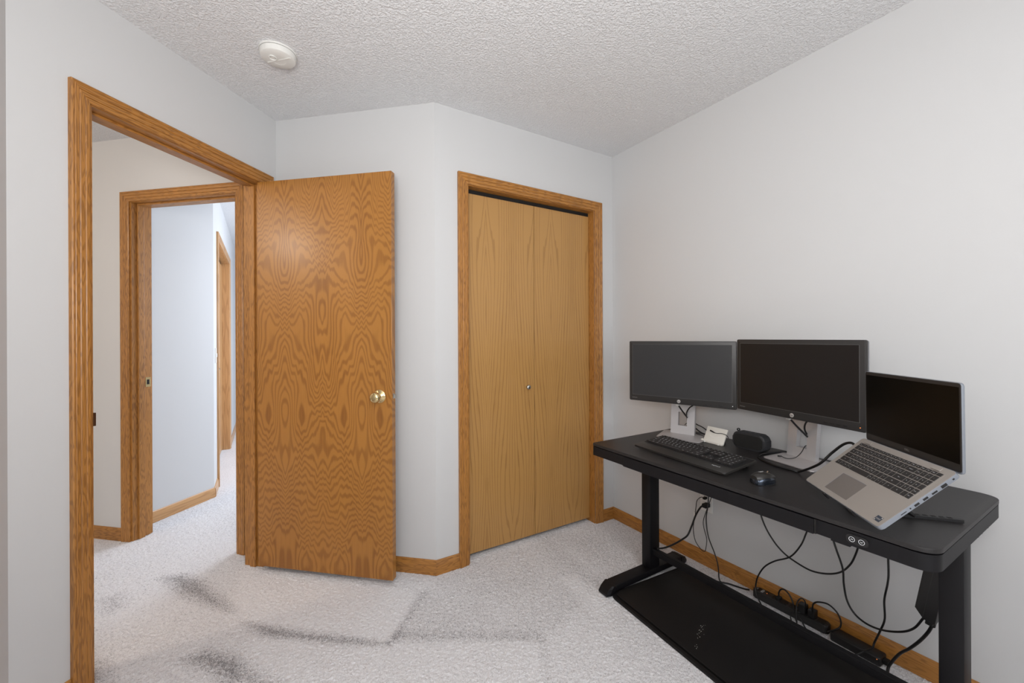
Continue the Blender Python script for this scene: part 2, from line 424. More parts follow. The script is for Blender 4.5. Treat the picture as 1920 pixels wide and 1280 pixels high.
def carpet(name):
    """cut pile carpet: fine tufted relief where it is seen from close by, even further off"""
    xs = axis_lines(-5.2, -2.5, 1.5, 4.2, 0.0042, 0.06); ys = axis_lines(-3.4, 1.15, 3.3, 7.6, 0.0042, 0.06)
    X, Y = np.meshgrid(xs, ys); rng = np.random.default_rng(3)
    hgt = rng.random(X.shape); hgt = hgt * .6 + .2 * np.roll(hgt, 1, 0) + .2 * np.roll(hgt, 1, 1)
    fine = ((X > -2.5) & (X < 1.5) & (Y > 1.15) & (Y < 3.3))
    Z = np.where(fine, (hgt - .62) * .0075, -.0005)
    nx, ny = len(xs), len(ys)
    co = np.stack([X, Y, Z], -1).reshape(-1, 3).astype(np.float32)
    idx = np.arange(nx * ny).reshape(ny, nx)
    q = np.stack([idx[:-1, :-1], idx[:-1, 1:], idx[1:, 1:], idx[1:, :-1]], -1).reshape(-1, 4).astype(np.int32)
    me = bpy.data.meshes.new(name); me.vertices.add(len(co)); me.vertices.foreach_set('co', co.ravel())
    me.loops.add(q.size); me.loops.foreach_set('vertex_index', q.ravel())
    me.polygons.add(len(q)); me.polygons.foreach_set('loop_start', np.arange(0, q.size, 4, dtype=np.int32)); me.polygons.foreach_set('loop_total', np.full(len(q), 4, np.int32))
    me.polygons.foreach_set('use_smooth', np.ones(len(q), bool)); me.update()
    k = np.full(X.shape, 0.5)
    for pts, amt, soft in NAPS: k += amt * poly_mask(X, Y, pts, soft)
    c = np.stack([k, k, k, np.ones_like(k)], -1).astype(np.float32)
    ca = me.color_attributes.new('nap', 'FLOAT_COLOR', 'POINT'); ca.data.foreach_set('color', c.ravel())
    me.materials.append(M['carpet']); o = bpy.data.objects.new(name, me); COL.objects.link(o); return o
fl = carpet('floor')
tag(fl, 'light grey cut pile carpet with vacuum marks running through room and hall', 'floor', kind='structure')

bm = NB(); box(bm, (-5.2, -3.4, H), (4.2, 7.6, H + .1)); ce = obj('ceiling', bm, M['ceiling'])
tag(ce, 'white orange-peel textured ceiling', 'ceiling', kind='structure')

# bedroom walls
DW0, DW1 = 0.100, 0.872                     # doorway in the door wall, measured from corner A
wall('wall_left', A, -dd, ndw, 1.075, [(DW0 - .02, DW1 + .02, 0, 2.072)], label='off-white wall with the open bedroom doorway')
L2 = 3.45 - 0.171
bm = NB()
wall('wall_front', P13, -dr, -nR, L2, label='narrow strip of off-white wall at the left edge of the photo', s0=-.05)
wall('wall_corner', A, ab, nab, (B - A).length, label='short off-white wall behind the open oak door')
CL0, CL1 = 0.187, 1.100
wall('wall_back', B, bc, nbc, (Cc - B).length + .1, [(CL0, CL1, 0, 2.053)], label='off-white wall holding the oak bifold closet')
wall('wall_right', W(-.1, 0), -dr, nR, UREAR + .1, label='long off-white wall behind the black desk')
wall('wall_rear', W(UREAR, 0), -nR * -1, dr, 2.69, [(1.20, 2.40, 0.85, 2.1)], label='rear bedroom wall with the window, behind the camera')
# window frame in the rear wall
bm = NB(); mx = frame(W(UREAR, 0), nR, dr)
for a, b_, z0, z1 in ((1.20, 1.25, .85, 2.1), (2.35, 2.40, .85, 2.1), (1.20, 2.40, .85, .90), (1.20, 2.40, 2.05, 2.1), (1.775, 1.825, .85, 2.1)):
    box(bm, (a, .05, z0), (b_, .09, z1), mx)
wf = obj('window_1', bm, M['white']); tag(wf, 'white framed window in the rear wall', 'window', kind='structure')
# closet interior
bm = NB(); mx = frame(B, bc, nbc)
box(bm, (0.05, .62, 0), (1.26, .66, H), mx); box(bm, (0.05, .115, 0), (.09, .62, H), mx); box(bm, (1.22, .115, 0), (1.26, .62, H), mx)
tag(obj('wall_closet', bm, M['wall']), 'inner walls of the closet behind the bifold doors', 'wall', kind='structure')

# hall walls
HO = A + nab * 0.004                        # the hall wall runs on from the short wall
HB0, HB1 = -1.012, -0.252                   # second doorway measured along ab from A
wall('wall_hall', HO, -ab, nab, 2.2, [(-HB1 - .0, -HB0 + .0, 0, 2.063)], s0=0.118, m='hallwall', label='beige-lit hall wall with a second oak-cased doorway')
hw0 = HO - ab * 2.2
wall('wall_hall_end', hw0, -Vector((dd.x, dd.y, 0)), ndw, 3.2, m='hallwall', label='hidden end wall of the hall')
wall('wall_hall_rear', hw0 - dd * 2.9, ab, -nab, 1.9, m='hallwall', label='hidden near wall of the hall')
Q3 = Vector((-2.309, 3.172, 0))
wall('wall_landing', Q3 - dd * .52, dd, ndw, .52, t=.1, label='white wall seen through the second doorway')
wall('wall_far', Q3, dr, -nR * -1 if False else Vector((DRY, -DRX, 0)), 4.2, [(0.30, 1.60, 0, 2.053)], label='bright far landing wall with another oak closet', s0=-.0)
e0 = Q3 + dr * 4.2
wall('wall_landing_end', e0, Vector((DRY, -DRX, 0)), -dr, 4.0, label='hidden end wall of the landing')
wall('wall_landing_side', A + dd * .118 + ab * .1, dd, -ndw, 4.8, label='hidden side wall of the landing')
# ------------------------------------------------------------------ wood trim
CAS = [(0.0, 0.0), (0.0, 0.0085), (0.004, 0.0105), (0.013, 0.0115), (0.0155, 0.0095), (0.018, 0.0125), (0.030, 0.0135), (0.033, 0.0115), (0.036, 0.0150), (0.046, 0.0165), (0.048, 0.0150), (0.051, 0.0175), (0.055, 0.0175), (0.058, 0.0150), (0.058, 0.0)]
def casing_leg(parent, mx, x, sgn, ztop, m):
    """profile swept up a door leg; x is the inner edge, sgn the outward side; mitred at the top"""
    bm = NB(); Aa, Bb = [], []
    for a, th in CAS:
        Aa.append(bm.verts.new(mx @ Vector((x + sgn * a, -th, 0)))); Bb.append(bm.verts.new(mx @ Vector((x + sgn * a, -th, ztop + a))))
    n = len(CAS)
    for i in range(n - 1): bm.faces.new((Aa[i], Aa[i + 1], Bb[i + 1], Bb[i]))
    bm.faces.new(Aa); bm.faces.new(Bb)
    grain_uv(bm, UP); return obj('casing', bm, m, parent)
def casing_head(parent, mx, x0, x1, z, m):
    bm = NB(); Aa, Bb = [], []
    for a, th in CAS:
        Aa.append(bm.verts.new(mx @ Vector((x0 - a, -th, z + a)))); Bb.append(bm.verts.new(mx @ Vector((x1 + a, -th, z + a))))
    for i in range(len(CAS) - 1): bm.faces.new((Aa[i], Aa[i + 1], Bb[i + 1], Bb[i]))
    bm.faces.new(Aa); bm.faces.new(Bb)
    grain_uv(bm, mx.to_3x3() @ Vector((1, 0, 0))); return obj('casing', bm, m, parent)
def wbox(name, parent, lo, hi, mx, axis, m, bevel=0.0):
    bm = NB(); box(bm, lo, hi, mx, bevel=bevel); grain_uv(bm, mx.to_3x3() @ Vector(axis)); return obj(name, bm, m, parent)

def jamb(parent, mx, x0, x1, ztop, t, m, jt=0.017, stop=None):
    wbox('jamb', parent, (x0, 0, 0), (x0 + jt, t, ztop), mx, (0, 0, 1), m)
    wbox('jamb', parent, (x1 - jt, 0, 0), (x1, t, ztop), mx, (0, 0, 1), m)
    wbox('jamb', parent, (x0, 0, ztop), (x1, t, ztop + jt), mx, (1, 0, 0), m)
    if stop:
        a, b = stop
        wbox('door_stop', parent, (x0 + jt, a, 0), (x0 + jt + .011, b, ztop), mx, (0, 0, 1), m, .002)
        wbox('door_stop', parent, (x1 - jt - .011, a, 0), (x1 - jt, b, ztop), mx, (0, 0, 1), m, .002)
        wbox('door_stop', parent, (x0 + jt + .011, a, ztop - .011), (x1 - jt - .011, b, ztop), mx, (1, 0, 0), m, .002)

T = M['oak_trim']
# bedroom door: frame in the door wall; x runs from corner A towards the camera, seen from the room it runs right to left
d1 = thing('door_1', 'open oak slab bedroom door with brass knob, in its moulded oak frame', 'door', A - dd * .1, 0, kind='structure')
mi = Matrix.Translation(-(A - dd * .1))
mxd = mi @ frame(A, -dd, ndw)
casing_leg(d1, mxd, DW0 - .009, -1, 2.053, T); casing_leg(d1, mxd, DW1 - .004, 1, 2.053, T)
casing_head(d1, mxd, DW0 - .009, DW1 - .004, 2.053, T)
jamb(d1, mxd, DW0 - .016, DW1 + .003, 2.050, .115, T, stop=(.040, .074))
mxh = mxd @ Matrix.Translation((0, .115, 0)) @ Matrix.Scale(-1, 4, (0, 1, 0))
casing_leg(d1, mxh, DW1 - .004, 1, 2.053, T); casing_head(d1, mxh, DW0 - .009, DW1 - .004, 2.053, T)
# strike plate on the far jamb
bm = NB(); box(bm, (DW1 - .0165, .004, .89), (DW1 - .0135, .030, .97), mxd, bevel=.0008); box(bm, (DW1 - .0215, -.002, .915), (DW1 - .0135, .012, .962), mxd, bevel=.001); obj('strike_plate', bm, M['bronze'], d1)
# the leaf, opened about ninety degrees, standing parallel to the short wall
LF = A - dd * (DW0 + .040) + ndw * .006      # hall face, hinge edge
ll = (ab * 1.0).normalized(); nl = nab
lm = mi @ frame(LF, ll, nl)
LW, LZ0, LZ1 = 0.762, 0.030, 2.045
bm = NB(); box(bm, (0, 0, LZ0), (LW, .035, LZ1), lm, bevel=.0012); 
bm.normal_update(); uvl = bm.loops.layers.uv.new('grain'); li = lm.inverted()
for f in bm.faces:
    for l in f.loops:
        q = li @ l.vert.co; l[uvl].uv = (q.x + q.y * .25, q.z)
leaf = obj('leaf', bm, M['oak_door'], d1)
# knobs, latch, hinges
bm = NB(); KN = [(0.0, 0), (.032, 0), (.033, .003), (.029, .007), (.016, .009), (.0115, .013), (.0115, .026), (.014, .030), (.022, .035), (.0265, .042), (.027, .049), (.024, .056), (.016, .061), (.006, .063), (0, .0635)]
lathe(bm, KN, lm @ Vector((LW - .066, 0, .935)), (lm.to_3x3() @ Vector((0, -1, 0)))); obj('knob', bm, M['brass'], leaf, smooth=True, angle=50)
bm = NB(); lathe(bm, KN, lm @ Vector((LW - .066, .035, .935)), (lm.to_3x3() @ Vector((0, 1, 0)))); obj('knob', bm, M['brass'], leaf, smooth=True, angle=50)
bm = NB(); box(bm, (LW - .001, .010, .924), (LW + .001, .025, .948), lm); prism(bm, [(LW, .011), (LW + .012, .013), (LW + .012, .018), (LW, .024)], 'z', .928, .944, lm)
obj('latch', bm, M['nickel'], leaf)
for z in (.28, 1.0, 1.83):
    bm = NB(); cyl(bm, lm @ Vector((-.006, .038, z - .044)), lm @ Vector((-.006, .038, z + .044)), .0055); obj('hinge', bm, M['brass'], d1)

# closet with bifold leaves
d3 = thing('door_3', 'closed pale oak bifold closet doors with a small knob', 'door', B + bc * .64, 0, kind='structure')
mi3 = Matrix.Translation(-(B + bc * .64)); mxc = mi3 @ frame(B, bc, nbc)
casing_leg(d3, mxc, CL0 - .002, -1, 2.050, T); casing_leg(d3, mxc, CL1 + .002, 1, 2.050, T); casing_head(d3, mxc, CL0 - .002, CL1 + .002, 2.050, T)
jamb(d3, mxc, CL0 - .012, CL1 + .012, 2.046, .115, T)
bm = NB(); box(bm, (CL0 + .005, .052, 2.018), (CL1 - .005, .080, 2.0455), mxc); obj('track', bm, M['black_gap'], d3)
MID = 0.652
for a, b_, k in ((CL0 + .008, MID - .0015, 0), (MID + .0015, CL1 - .008, 1)):
    bm = NB(); box(bm, (a, .046, .024), (b_, .080, 2.022), mxc, bevel=.001)
    bm.normal_update(); uvl = bm.loops.layers.uv.new('grain'); ci = mxc.inverted()
    for f in bm.faces:
        for l in f.loops:
            q = ci @ l.vert.co; l[uvl].uv = (q.x - a + q.y * .3, q.z)
    lf = obj('leaf', bm, M['oak_closet'], d3)
    if k == 0:
        bm = NB(); lathe(bm, [(0, 0), (.008, 0), (.0065, .006), (.0075, .010), (.0135, .015), (.0145, .020), (.011, .025), (0, .027)], mxc @ Vector((.598, .046, .925)), mxc.to_3x3() @ Vector((0, -1, 0)))
        obj('knob', bm, M['nickel'], lf, smooth=True, angle=50)

# second doorway in the hall
d2 = thing('door_2', 'second oak-cased doorway seen through the bedroom door', 'door', HO - ab * .6, 0, kind='structure')
mi2 = Matrix.Translation(-(HO - ab * .6)); mxb = mi2 @ frame(HO, ab, nab)
casing_leg(d2, mxb, HB0 + .004, -1, 2.053, T); casing_leg(d2, mxb, HB1 - .004, 1, 2.053, T); casing_head(d2, mxb, HB0 + .004, HB1 - .004, 2.053, T)
jamb(d2, mxb, HB0 - .003, HB1 + .003, 2.050, .115, T, stop=(.030, .064))
bm = NB(); box(bm, (HB0 + .0135, .074, .925), (HB0 + .0165, .105, .985), mxb, bevel=.0006)
box(bm, (HB0 + .0165, .082, .94), (HB0 + .0168, .097, .970), mxb, mi=1); obj('strike_plate', bm, [M['brass'], M['black_gap']], d2)

# far landing closet
d4 = thing('door_4', 'narrow view of a far oak closet door on the landing wall', 'door', Q3 + dr * .9, 0, kind='structure')
nf = Vector((DRY, -DRX, 0)); mi4 = Matrix.Translation(-(Q3 + dr * .9)); mxf = mi4 @ frame(Q3, dr, nf)
F_ = M['oak_far']
casing_leg(d4, mxf, .30, -1, 2.050, F_); casing_leg(d4, mxf, 1.60, 1, 2.050, F_); casing_head(d4, mxf, .30, 1.60, 2.050, F_)
jamb(d4, mxf, .288, 1.612, 2.046, .115, F_)
bm = NB(); box(bm, (.31, .066, 2.02), (1.59, .10, 2.045), mxf); obj('track', bm, M['black_gap'], d4)
for a, b_ in ((.308, .948), (.952, 1.592)):
    lf = wbox('leaf', d4, (a, .060, .02), (b_, .095, 2.022), mxf, (0, 0, 1), F_)
    if a < .5:
        pass
    else:
        bm = NB(); lathe(bm, [(0, 0), (.007, 0), (.006, .008), (.013, .016), (.012, .022), (0, .025)], mxf @ Vector((1.02, .060, .925)), mxf.to_3x3() @ Vector((0, -1, 0))); obj('knob', bm, M['nickel'], lf, smooth=True)

# baseboards
BP = [(0, 0), (.012, 0), (.012, .052), (.0085, .064), (.006, .071), (.003, .075), (0, .075)]
def baseboard(name, o, e, n, s0, s1, label, m=None, cut0=0.0, cut1=0.0):
    mx = frame(o, e, n); bm = NB(); Aa, Bb = [], []
    for d_, z in BP:
        Aa.append(bm.verts.new(mx @ Vector((s0 + cut0 * d_, -d_, z)))); Bb.append(bm.verts.new(mx @ Vector((s1 + cut1 * d_, -d_, z))))
    for i in range(len(BP)): j = (i + 1) % len(BP); bm.faces.new((Aa[i], Aa[j], Bb[j], Bb[i]))
    bm.faces.new(Aa); bm.faces.new(Bb); grain_uv(bm, e)
    return tag(obj(name, bm, m or T), label, 'baseboard', kind='structure')
Lab = (B - A).length; Lbc = (Cc - B).length
baseboard('baseboard_left', A, -dd, ndw, DW1 + .055, 1.075, 'oak baseboard left of the bedroom door frame')
baseboard('baseboard_corner', A, ab, nab, 0.0, Lab, 'oak baseboard on the short wall behind the open door', cut1=.39)
baseboard('baseboard_back', B, bc, nbc, 0.0, CL0 - .060, 'short oak baseboard between outside corner and closet', cut0=-.39)
baseboard('baseboard_closet', B, bc, nbc, CL1 + .060, Lbc, 'short oak baseboard between closet and desk wall corner', cut1=-1)
baseboard('baseboard_right', Cc, -dr, nR, 0, UREAR, 'long oak baseboard along the desk wall', cut0=1)
baseboard('baseboard_front', P13, -dr, -nR, 0, L2, 'oak baseboard at the wall beside the camera')
baseboard('baseboard_hall', HO, -ab, nab, -HB0 + .060, 2.2, 'oak baseboard on the hall wall left of the second doorway')
baseboard('baseboard_landing', Q3 - dd * .52, dd, ndw, 0.0, .52, 'pale oak baseboard on the white wall beyond the second doorway', F_)
baseboard('baseboard_far', Q3, dr, nf, 0, .24, 'pale oak baseboard stub beside the far closet', F_)
baseboard('baseboard_far_end', Q3, dr, nf, 1.662, 4.2, 'pale oak baseboard beyond the far closet', F_)

# smoke detector, light switch, outlet
sd = thing('smoke_detector', 'round white smoke detector on the textured ceiling', 'smoke detector', (-.99, 1.745, H))
bm = NB(); lathe(bm, [(0, 0), (.072, 0), (.072, -.006), (.070, -.007)], (0, 0, 0), (0, 0, 1), 48); obj('mounting_plate', bm, M['detector'], sd, smooth=True)
bm = NB(); lathe(bm, [(.066, -.006), (.0695, -.008), (.069, -.018), (.066, -.028), (.062, -.031), (.030, -.033), (.0295, -.0325), (0, -.0325)], (0, 0, 0), (0, 0, 1), 48)
prism(bm, [(-.052, .012), (.056, -.014), (.058, -.010), (-.050, .016)], 'z', -.0345, -.031); obj('cover', bm, M['detector'], sd, smooth=True)
bm = NB(); lathe(bm, [(.011, -.033), (.016, -.033), (.017, -.0365), (.0145, -.038), (.012, -.0365), (.011, -.033)], (-.012, -.018, 0), (0, 0, 1), 32)
lathe(bm, [(.009, -.033), (.008, -.035), (0, -.0352)], (-.012, -.018, 0), (0, 0, 1), 24); obj('test_button', bm, M['detector'], sd, smooth=True)

ls = thing('light_switch', 'small white light switch on the bright far wall', 'light switch', Q3 + dr * .14 + UP * 1.09)
lx = Matrix.Translation(-(Q3 + dr * .14 + UP * 1.09)) @ frame(Q3, dr, nf)
bm = NB(); box(bm, (.105, -.006, 1.03), (.175, 0, 1.15), lx, bevel=.002); obj('plate', bm, M['white'], ls)
bm = NB(); box(bm, (.132, -.012, 1.075), (.148, -.005, 1.105), lx, bevel=.001); obj('toggle', bm, M['white'], ls)

# ------------------------------------------------------------------ desk (local frame: x = u, y = -v towards wall)
DF = Matrix.Translation(W(0, 0)) @ Matrix.Rotation(UANG, 4, 'Z')
def DL(u, v, z): return Vector((u, -v, z))
ZT = 0.710
U0, U1, V0, V1 = 0.522, 1.716, 0.022, 0.662
desk = thing('standing_desk', 'long black electric standing desk against the right wall', 'desk', W(1.12, .34, 0), UANG)
DO = Matrix.Translation((-1.12, .34, 0))            # room uv to desk-local
bm = NB(); prism(bm, rrect(U0, -V1, U1, -V0, .04, 8, rs=(.012, .045, .045, .012)), 'z', ZT - .012, ZT, DO, bevel=.0015)
obj('desktop', bm, M['desk_top'], desk, smooth=True)
# skirt: ring of folded steel under the top
bm = NB(); ou = rrect(U0 + .001, -V1 + .001, U1 - .001, -V0 - .001, .04, 8, rs=(.010, .043, .043, .010)); inn = rrect(U0 + .016, -V1 + .016, U1 - .016, -V0 - .016, .03, 8, rs=(.008, .028, .028, .008))
zs0, zs1 = ZT - .056, ZT - .0155
ring = [[bm.verts.new(DO @ Vector((p[0], p[1], z))) for p in pl] for pl, z in ((ou, zs0), (ou, zs1), (inn, zs1), (inn, zs0))]
n = len(ou)
for a in range(4):
    p, q = ring[a], ring[(a + 1) % 4]
    for i in range(n): bm.faces.new((p[i], p[(i + 1) % n], q[(i + 1) % n], q[i]))
obj('skirt', bm, M['desk_metal'], desk, smooth=True)
bm = NB(); box(bm, (U0 + .02, -V1 + .02, ZT - .022), (U1 - .02, -V0 - .02, ZT - .012), DO); obj('underframe', bm, M['black_gap'], desk)
# drawer front between two seams
bm = NB(); box(bm, (.726, -V1 - .0035, zs0 - .003), (1.460, -V1 + .004, zs1), DO, bevel=.0012); dw = obj('drawer_front', bm, M['desk_metal'], desk)
for s_ in (.7225, 1.4635):
    bm = NB(); box(bm, (s_ - .0026, -V1 - .0012, zs0 - .001), (s_ + .0026, -V1 + .0030, zs1), DO); obj('seam', bm, M['black_gap'], desk)
bm = NB(); box(bm, (.74, -V1 + .02, zs0 - .004), (1.45, -.30, zs0 + .012), DO); obj('drawer_tray', bm, M['desk_metal'], desk)
bm = NB(); box(bm, (1.50, -V1 + .003, zs0 - .006), (1.545, -V1 + .05, zs0 + .002), DO, bevel=.001); obj('drawer_stop', bm, M['desk_metal'], desk)
# up / down buttons
bm = NB(); prism(bm, rrect(1.537, ZT - .0475, 1.5865, ZT - .0235, .010, 6), 'y', -V1 - .0018, -V1 + .003, DO); cp = obj('control_panel', bm, M['blackp'], desk)
for cu_, s_ in ((1.5505, 1), (1.5718, -1)):
    bm = NB(); ctr = DO @ Vector((cu_, -V1 - .0018, ZT - .0362))
    lathe(bm, [(.0059, .0002), (.0059, .0009), (.0068, .0009), (.0068, .0002)], ctr, (0, -1, 0), 28)
    for q in (-1, 1):
        a0 = ctr + Vector((q * .0027, -.0008, -s_ * .0011)); a1 = ctr + Vector((0, -.0008, s_ * .0014)); cyl(bm, a0, a1, .0006, n=8)
    obj('arrow_button', bm, M['legend'], cp)
# legs
for ua, ub in ((.556, .610), (1.646, 1.698)):
    bm = NB(); box(bm, (ua, -.355, .045), (ub, -.285, ZT - .02), DO, bevel=.003); obj('leg_column', bm, M['desk_metal'], desk, smooth=True)
    uc = (ua + ub) / 2
    bm = NB(); prism(bm, rrect(uc - .032, -.600, uc + .032, -.115, .008, 4), 'z', .016, .046, DO, bevel=.004); ft = obj('foot', bm, M['desk_metal'], desk, smooth=True)
    for s_, y0, y1 in ((-1, -.600, -.655), (1, -.115, -.065)):
        bm = NB(); pts = []
        ya, yb = y0, y1
        prof = [(ya, .014), (ya, .0465), (ya + (yb - ya) * .35, .0445), (ya + (yb - ya) * .75, .034), (yb, .016), (yb, .006), (ya, .006)]
        rings_ = []
        for k, x_ in enumerate((-.033, -.026, .026, .033)):
            sc = 1.0 if k in (1, 2) else .62
            rings_.append([bm.verts.new(DO @ Vector((uc + x_, ya + (y - ya) * sc, z))) for y, z in prof])
        for p, q in zip(rings_, rings_[1:]):
            for i in range(len(prof)): j = (i + 1) % len(prof); bm.faces.new((p[i], p[j], q[j], q[i]))
        bm.faces.new(rings_[0]); bm.faces.new(rings_[-1])
        obj('end_cap', bm, M['desk_metal'], ft)
        bm = NB(); cyl(bm, DO @ Vector((uc, ya - s_ * .02, 0.0)), DO @ Vector((uc, ya - s_ * .02, .018)), .016); obj('levelling_foot', bm, M['rubber'], ft)
bm = NB(); box(bm, (.606, -.337, .116), (1.648, -.315, .148), DO, bevel=.003)
box(bm, (.606, -.3385, .122), (1.648, -.3365, .142), DO, bevel=.0006); obj('crossbar', bm, M['desk_metal'], desk)
for uu in (1.42,):
    pass
for u_, v_ in ((1.706, .16), (1.706, .23), (1.706, .27)):
    bm = NB(); cyl(bm, DO @ DL(u_, v_, zs0 - .010), DO @ DL(u_, v_, zs0 + .002), .0045, n=10); obj('bolt', bm, M['desk_metal'], desk)

def placed(name, label, cat, u, v, z, rot=0.0, group=None):
    """thing standing at room position u, v; local x along the desk, -y towards the chair side"""
    return thing(name, label, cat, W(u, v, z), UANG + R(rot), group)

# anti-fatigue mat
mt = placed('floor_mat', 'black foam anti-fatigue mat lying under the desk', 'mat', 1.10, .435, 0, -3.6)
bm = NB(); prism(bm, rrect(-.485, -.225, .505, .285, .035, 8), 'z', 0.001, .011, bevel=.003); obj('base', bm, M['mat'], mt, smooth=True)
bm = NB(); prism(bm, rrect(-.47, -.21, .49, .27, .03, 8), 'z', .010, .020, bevel=.008); obj('top_surface', bm, M['mat'], mt, smooth=True)
SPK0, SPK1 = Vector((0.796, 1.716, 0.02)), Vector((0.694, 1.581, 0.02))
mt_i = (Matrix.Translation(W(1.10, .435, 0)) @ Matrix.Rotation(UANG + R(-3.6), 4, 'Z')).inverted()
bm = NB()
for k in range(22):
    a = random.random(); q = mt_i @ (SPK0.lerp(SPK1, a) + Vector((random.gauss(0, .006), random.gauss(0, .006), 0))); x, y = q.x, q.y
    r_ = random.uniform(.0006, .0018); cyl(bm, (x, y, .0198), (x, y, .0203), r_, n=7)
lo_ = obj('lint_specks', bm, M['card'], mt); lo_['kind'] = 'stuff'

# ------------------------------------------------------------------ monitors (local: x right, -y to the viewer, z up from desk)
def monitor(name, label, loc, ang, zb, scr, led, bx, nx):
    t = thing(name, label, 'monitor', Vector((loc[0], loc[1], ZT)), ang, 'pair of desk monitors')
    w2, h0, h1 = .2545, zb - ZT, zb - ZT + .311
    bm = NB(); prism(bm, rrect(-w2, h0, w2, h1, .006, 4), 'y', 0, .016, bevel=.0025)
    # recess frame
    bz = obj('bezel', bm, M['bezel'], t, smooth=True)
    sx, sz0, sz1 = w2 - .0185, h0 + .0320, h1 - .0180
    bm = NB(); 
    for lo, hi in (((-sx - .0015, -.0012, sz0 - .0015), (sx + .0015, .001, sz0)), ((-sx - .0015, -.0012, sz1), (sx + .0015, .001, sz1 + .0015)), ((-sx - .0015, -.0012, sz0), (-sx, .001, sz1)), ((sx, -.0012, sz0), (sx + .0015, .001, sz1))):
        box(bm, lo, hi)
    obj('screen_rim', bm, M['rim'], t)
    bm = NB(); box(bm, (-sx, -.0005, sz0), (sx, .001, sz1)); obj('screen', bm, scr, t)
    # back shell
    bm = NB(); A1 = rrect(-w2 + .002, h0 + .002, w2 - .002, h1 - .002, .006, 4); A2 = rrect(-.15, h0 + .04, .15, h1 - .04, .02, 4)
    V_ = [bm.verts.new((p[0], .0155, p[1])) for p in A1]; V2 = [bm.verts.new((p[0], .023, p[1])) for p in A1]; V3 = [bm.verts.new((p[0], .050, p[1])) for p in A2]
    n_ = len(A1); bm.faces.new(V_); bm.faces.new(V3)
    for p, q in ((V_, V2), (V2, V3)):
        for i in range(n_): bm.faces.new((p[i], p[(i + 1) % n_], q[(i + 1) % n_], q[i]))
    obj('back_shell', bm, M['shell'], t, smooth=True)
    # badge with the two joined letters
    bm = NB(); zc = h0 + .0145
    lathe(bm, [(0, .0012), (.0078, .0012), (.0082, .0006), (.0082, -.001)], (0, 0, zc), (0, -1, 0), 32)
    bd = obj('badge', bm, M['logo'], t, smooth=True)
    bm = NB(); add_text(bm, 'hp', (0, -.0013, zc), (1, 0, 0), (.25, 0, 1), .0120); obj('badge_letters', bm, M['blackp'], bd)
    bm = NB(); add_text(bm, 'EliteDisplay', (-w2 + .029, -.0002, h0 + .0155), (1, 0, 0), (0, 0, 1), .0058); obj('model_lettering', bm, M['label_grey'], t)
    bm = NB(); cyl(bm, (w2 - .016, -.0008, h0 + .0145), (w2 - .016, .001, h0 + .0145), .0016, n=14); obj('power_light', bm, led, t)
    bm = NB()
    for k in range(4): box(bm, (.12 + k * .022, -.0012, h0 + .0085), (.132 + k * .022, .001, h0 + .0135), bevel=.0004)
    obj('menu_buttons', bm, M['blackp'], t)
    # stand
    bm = NB(); pts = [(bx - .105, .014), (bx - .095, .007), (bx + .095, .007), (bx + .105, .014), (bx + .122, .172), (bx + .108, .190), (bx - .108, .190), (bx - .122, .172)]
    prism(bm, pts, 'z', .0, .0055, bevel=.0015); obj('stand_base', bm, M['alu_base'], t, smooth=True, angle=25)
    bm = NB(); x0, x1 = nx - .060, nx + .060; y0, y1 = .136, .158; z1 = h0 + .16
    for lo, hi in (((x0, y0, .004), (nx - .022, y1, z1)), ((nx + .022, y0, .004), (x1, y1, z1)), ((nx - .022, y0, .004), (nx + .022, y1, .048)), ((nx - .022, y0, .118), (nx + .022, y1, z1))):
        box(bm, lo, hi)
    bmesh.ops.remove_doubles(bm, verts=bm.verts, dist=.0001)
    for v_ in bm.verts: v_.co.y += .10 * (v_.co.z - .004)
    nk = obj('stand_neck', bm, M['alu'], t)
    bm = NB(); box(bm, (nx - .040, y0 + .012, h0 - .020), (nx + .040, y0 + .016, h0 + .10), bevel=.0006); obj('slide_plate', bm, M['alu_base'], nk)
    bm = NB(); box(bm, (-.03, .045, h0 + .10), (.03, .150, h0 + .18)); obj('mount_head', bm, M['blackp'], t)
    return t
m1 = monitor('monitor', 'left flat monitor with a grey reflection tinted into its screen, nearest the closet', (.820, 2.020), R(-39.88), .890, M['screen_a'], M['ledw'], -.012, -.027)
m2 = monitor('monitor', 'right flat monitor with black screen and orange light, beside the laptop', (1.095, 1.607), R(-71.22), .899, M['screen_b'], M['led'], -.030, -.066)

def cable(name, label, pts, r, cat='cable', group=None, m='cable', parent=None):
    """cable through room points (u, v, z)"""
    o0 = W(*pts[0]); bm = NB(); tube(bm, [W(*p) - o0 for p in pts], r, 10)
    o = obj(name, bm, M[m], parent, smooth=True, angle=80); o.location = o0
    return o if parent else tag(o, label, cat, group)
def mon_cable(t, pts, r):
    bm = NB(); tube(bm, pts, r, 8); return obj('signal_cable', bm, M['cable'], t, smooth=True, angle=80)
for t, h0, nx in ((m1, .180, -.027), (m2, .189, -.066)):
    mon_cable(t, [(nx - .004, .05, h0 + .01), (nx - .002, .075, h0 - .012), (nx + .010, .100, h0 - .045), (nx + .024, .130, h0 - .080), (nx + .018, .165, .085), (nx + .02, .19, .05)], .0038)
    mon_cable(t, [(nx + .105, .05, h0 + .03), (nx + .080, .075, h0 - .003), (nx + .048, .100, h0 - .028), (nx + .026, .126, h0 - .060), (nx + .016, .165, .090), (nx + .012, .19, .06)], .0034)
    bm = NB(); box(bm, (nx - .010, .066, h0 - .020), (nx + .004, .080, h0 + .012), bevel=.001); obj('cable_plug', bm, M['white'], t)

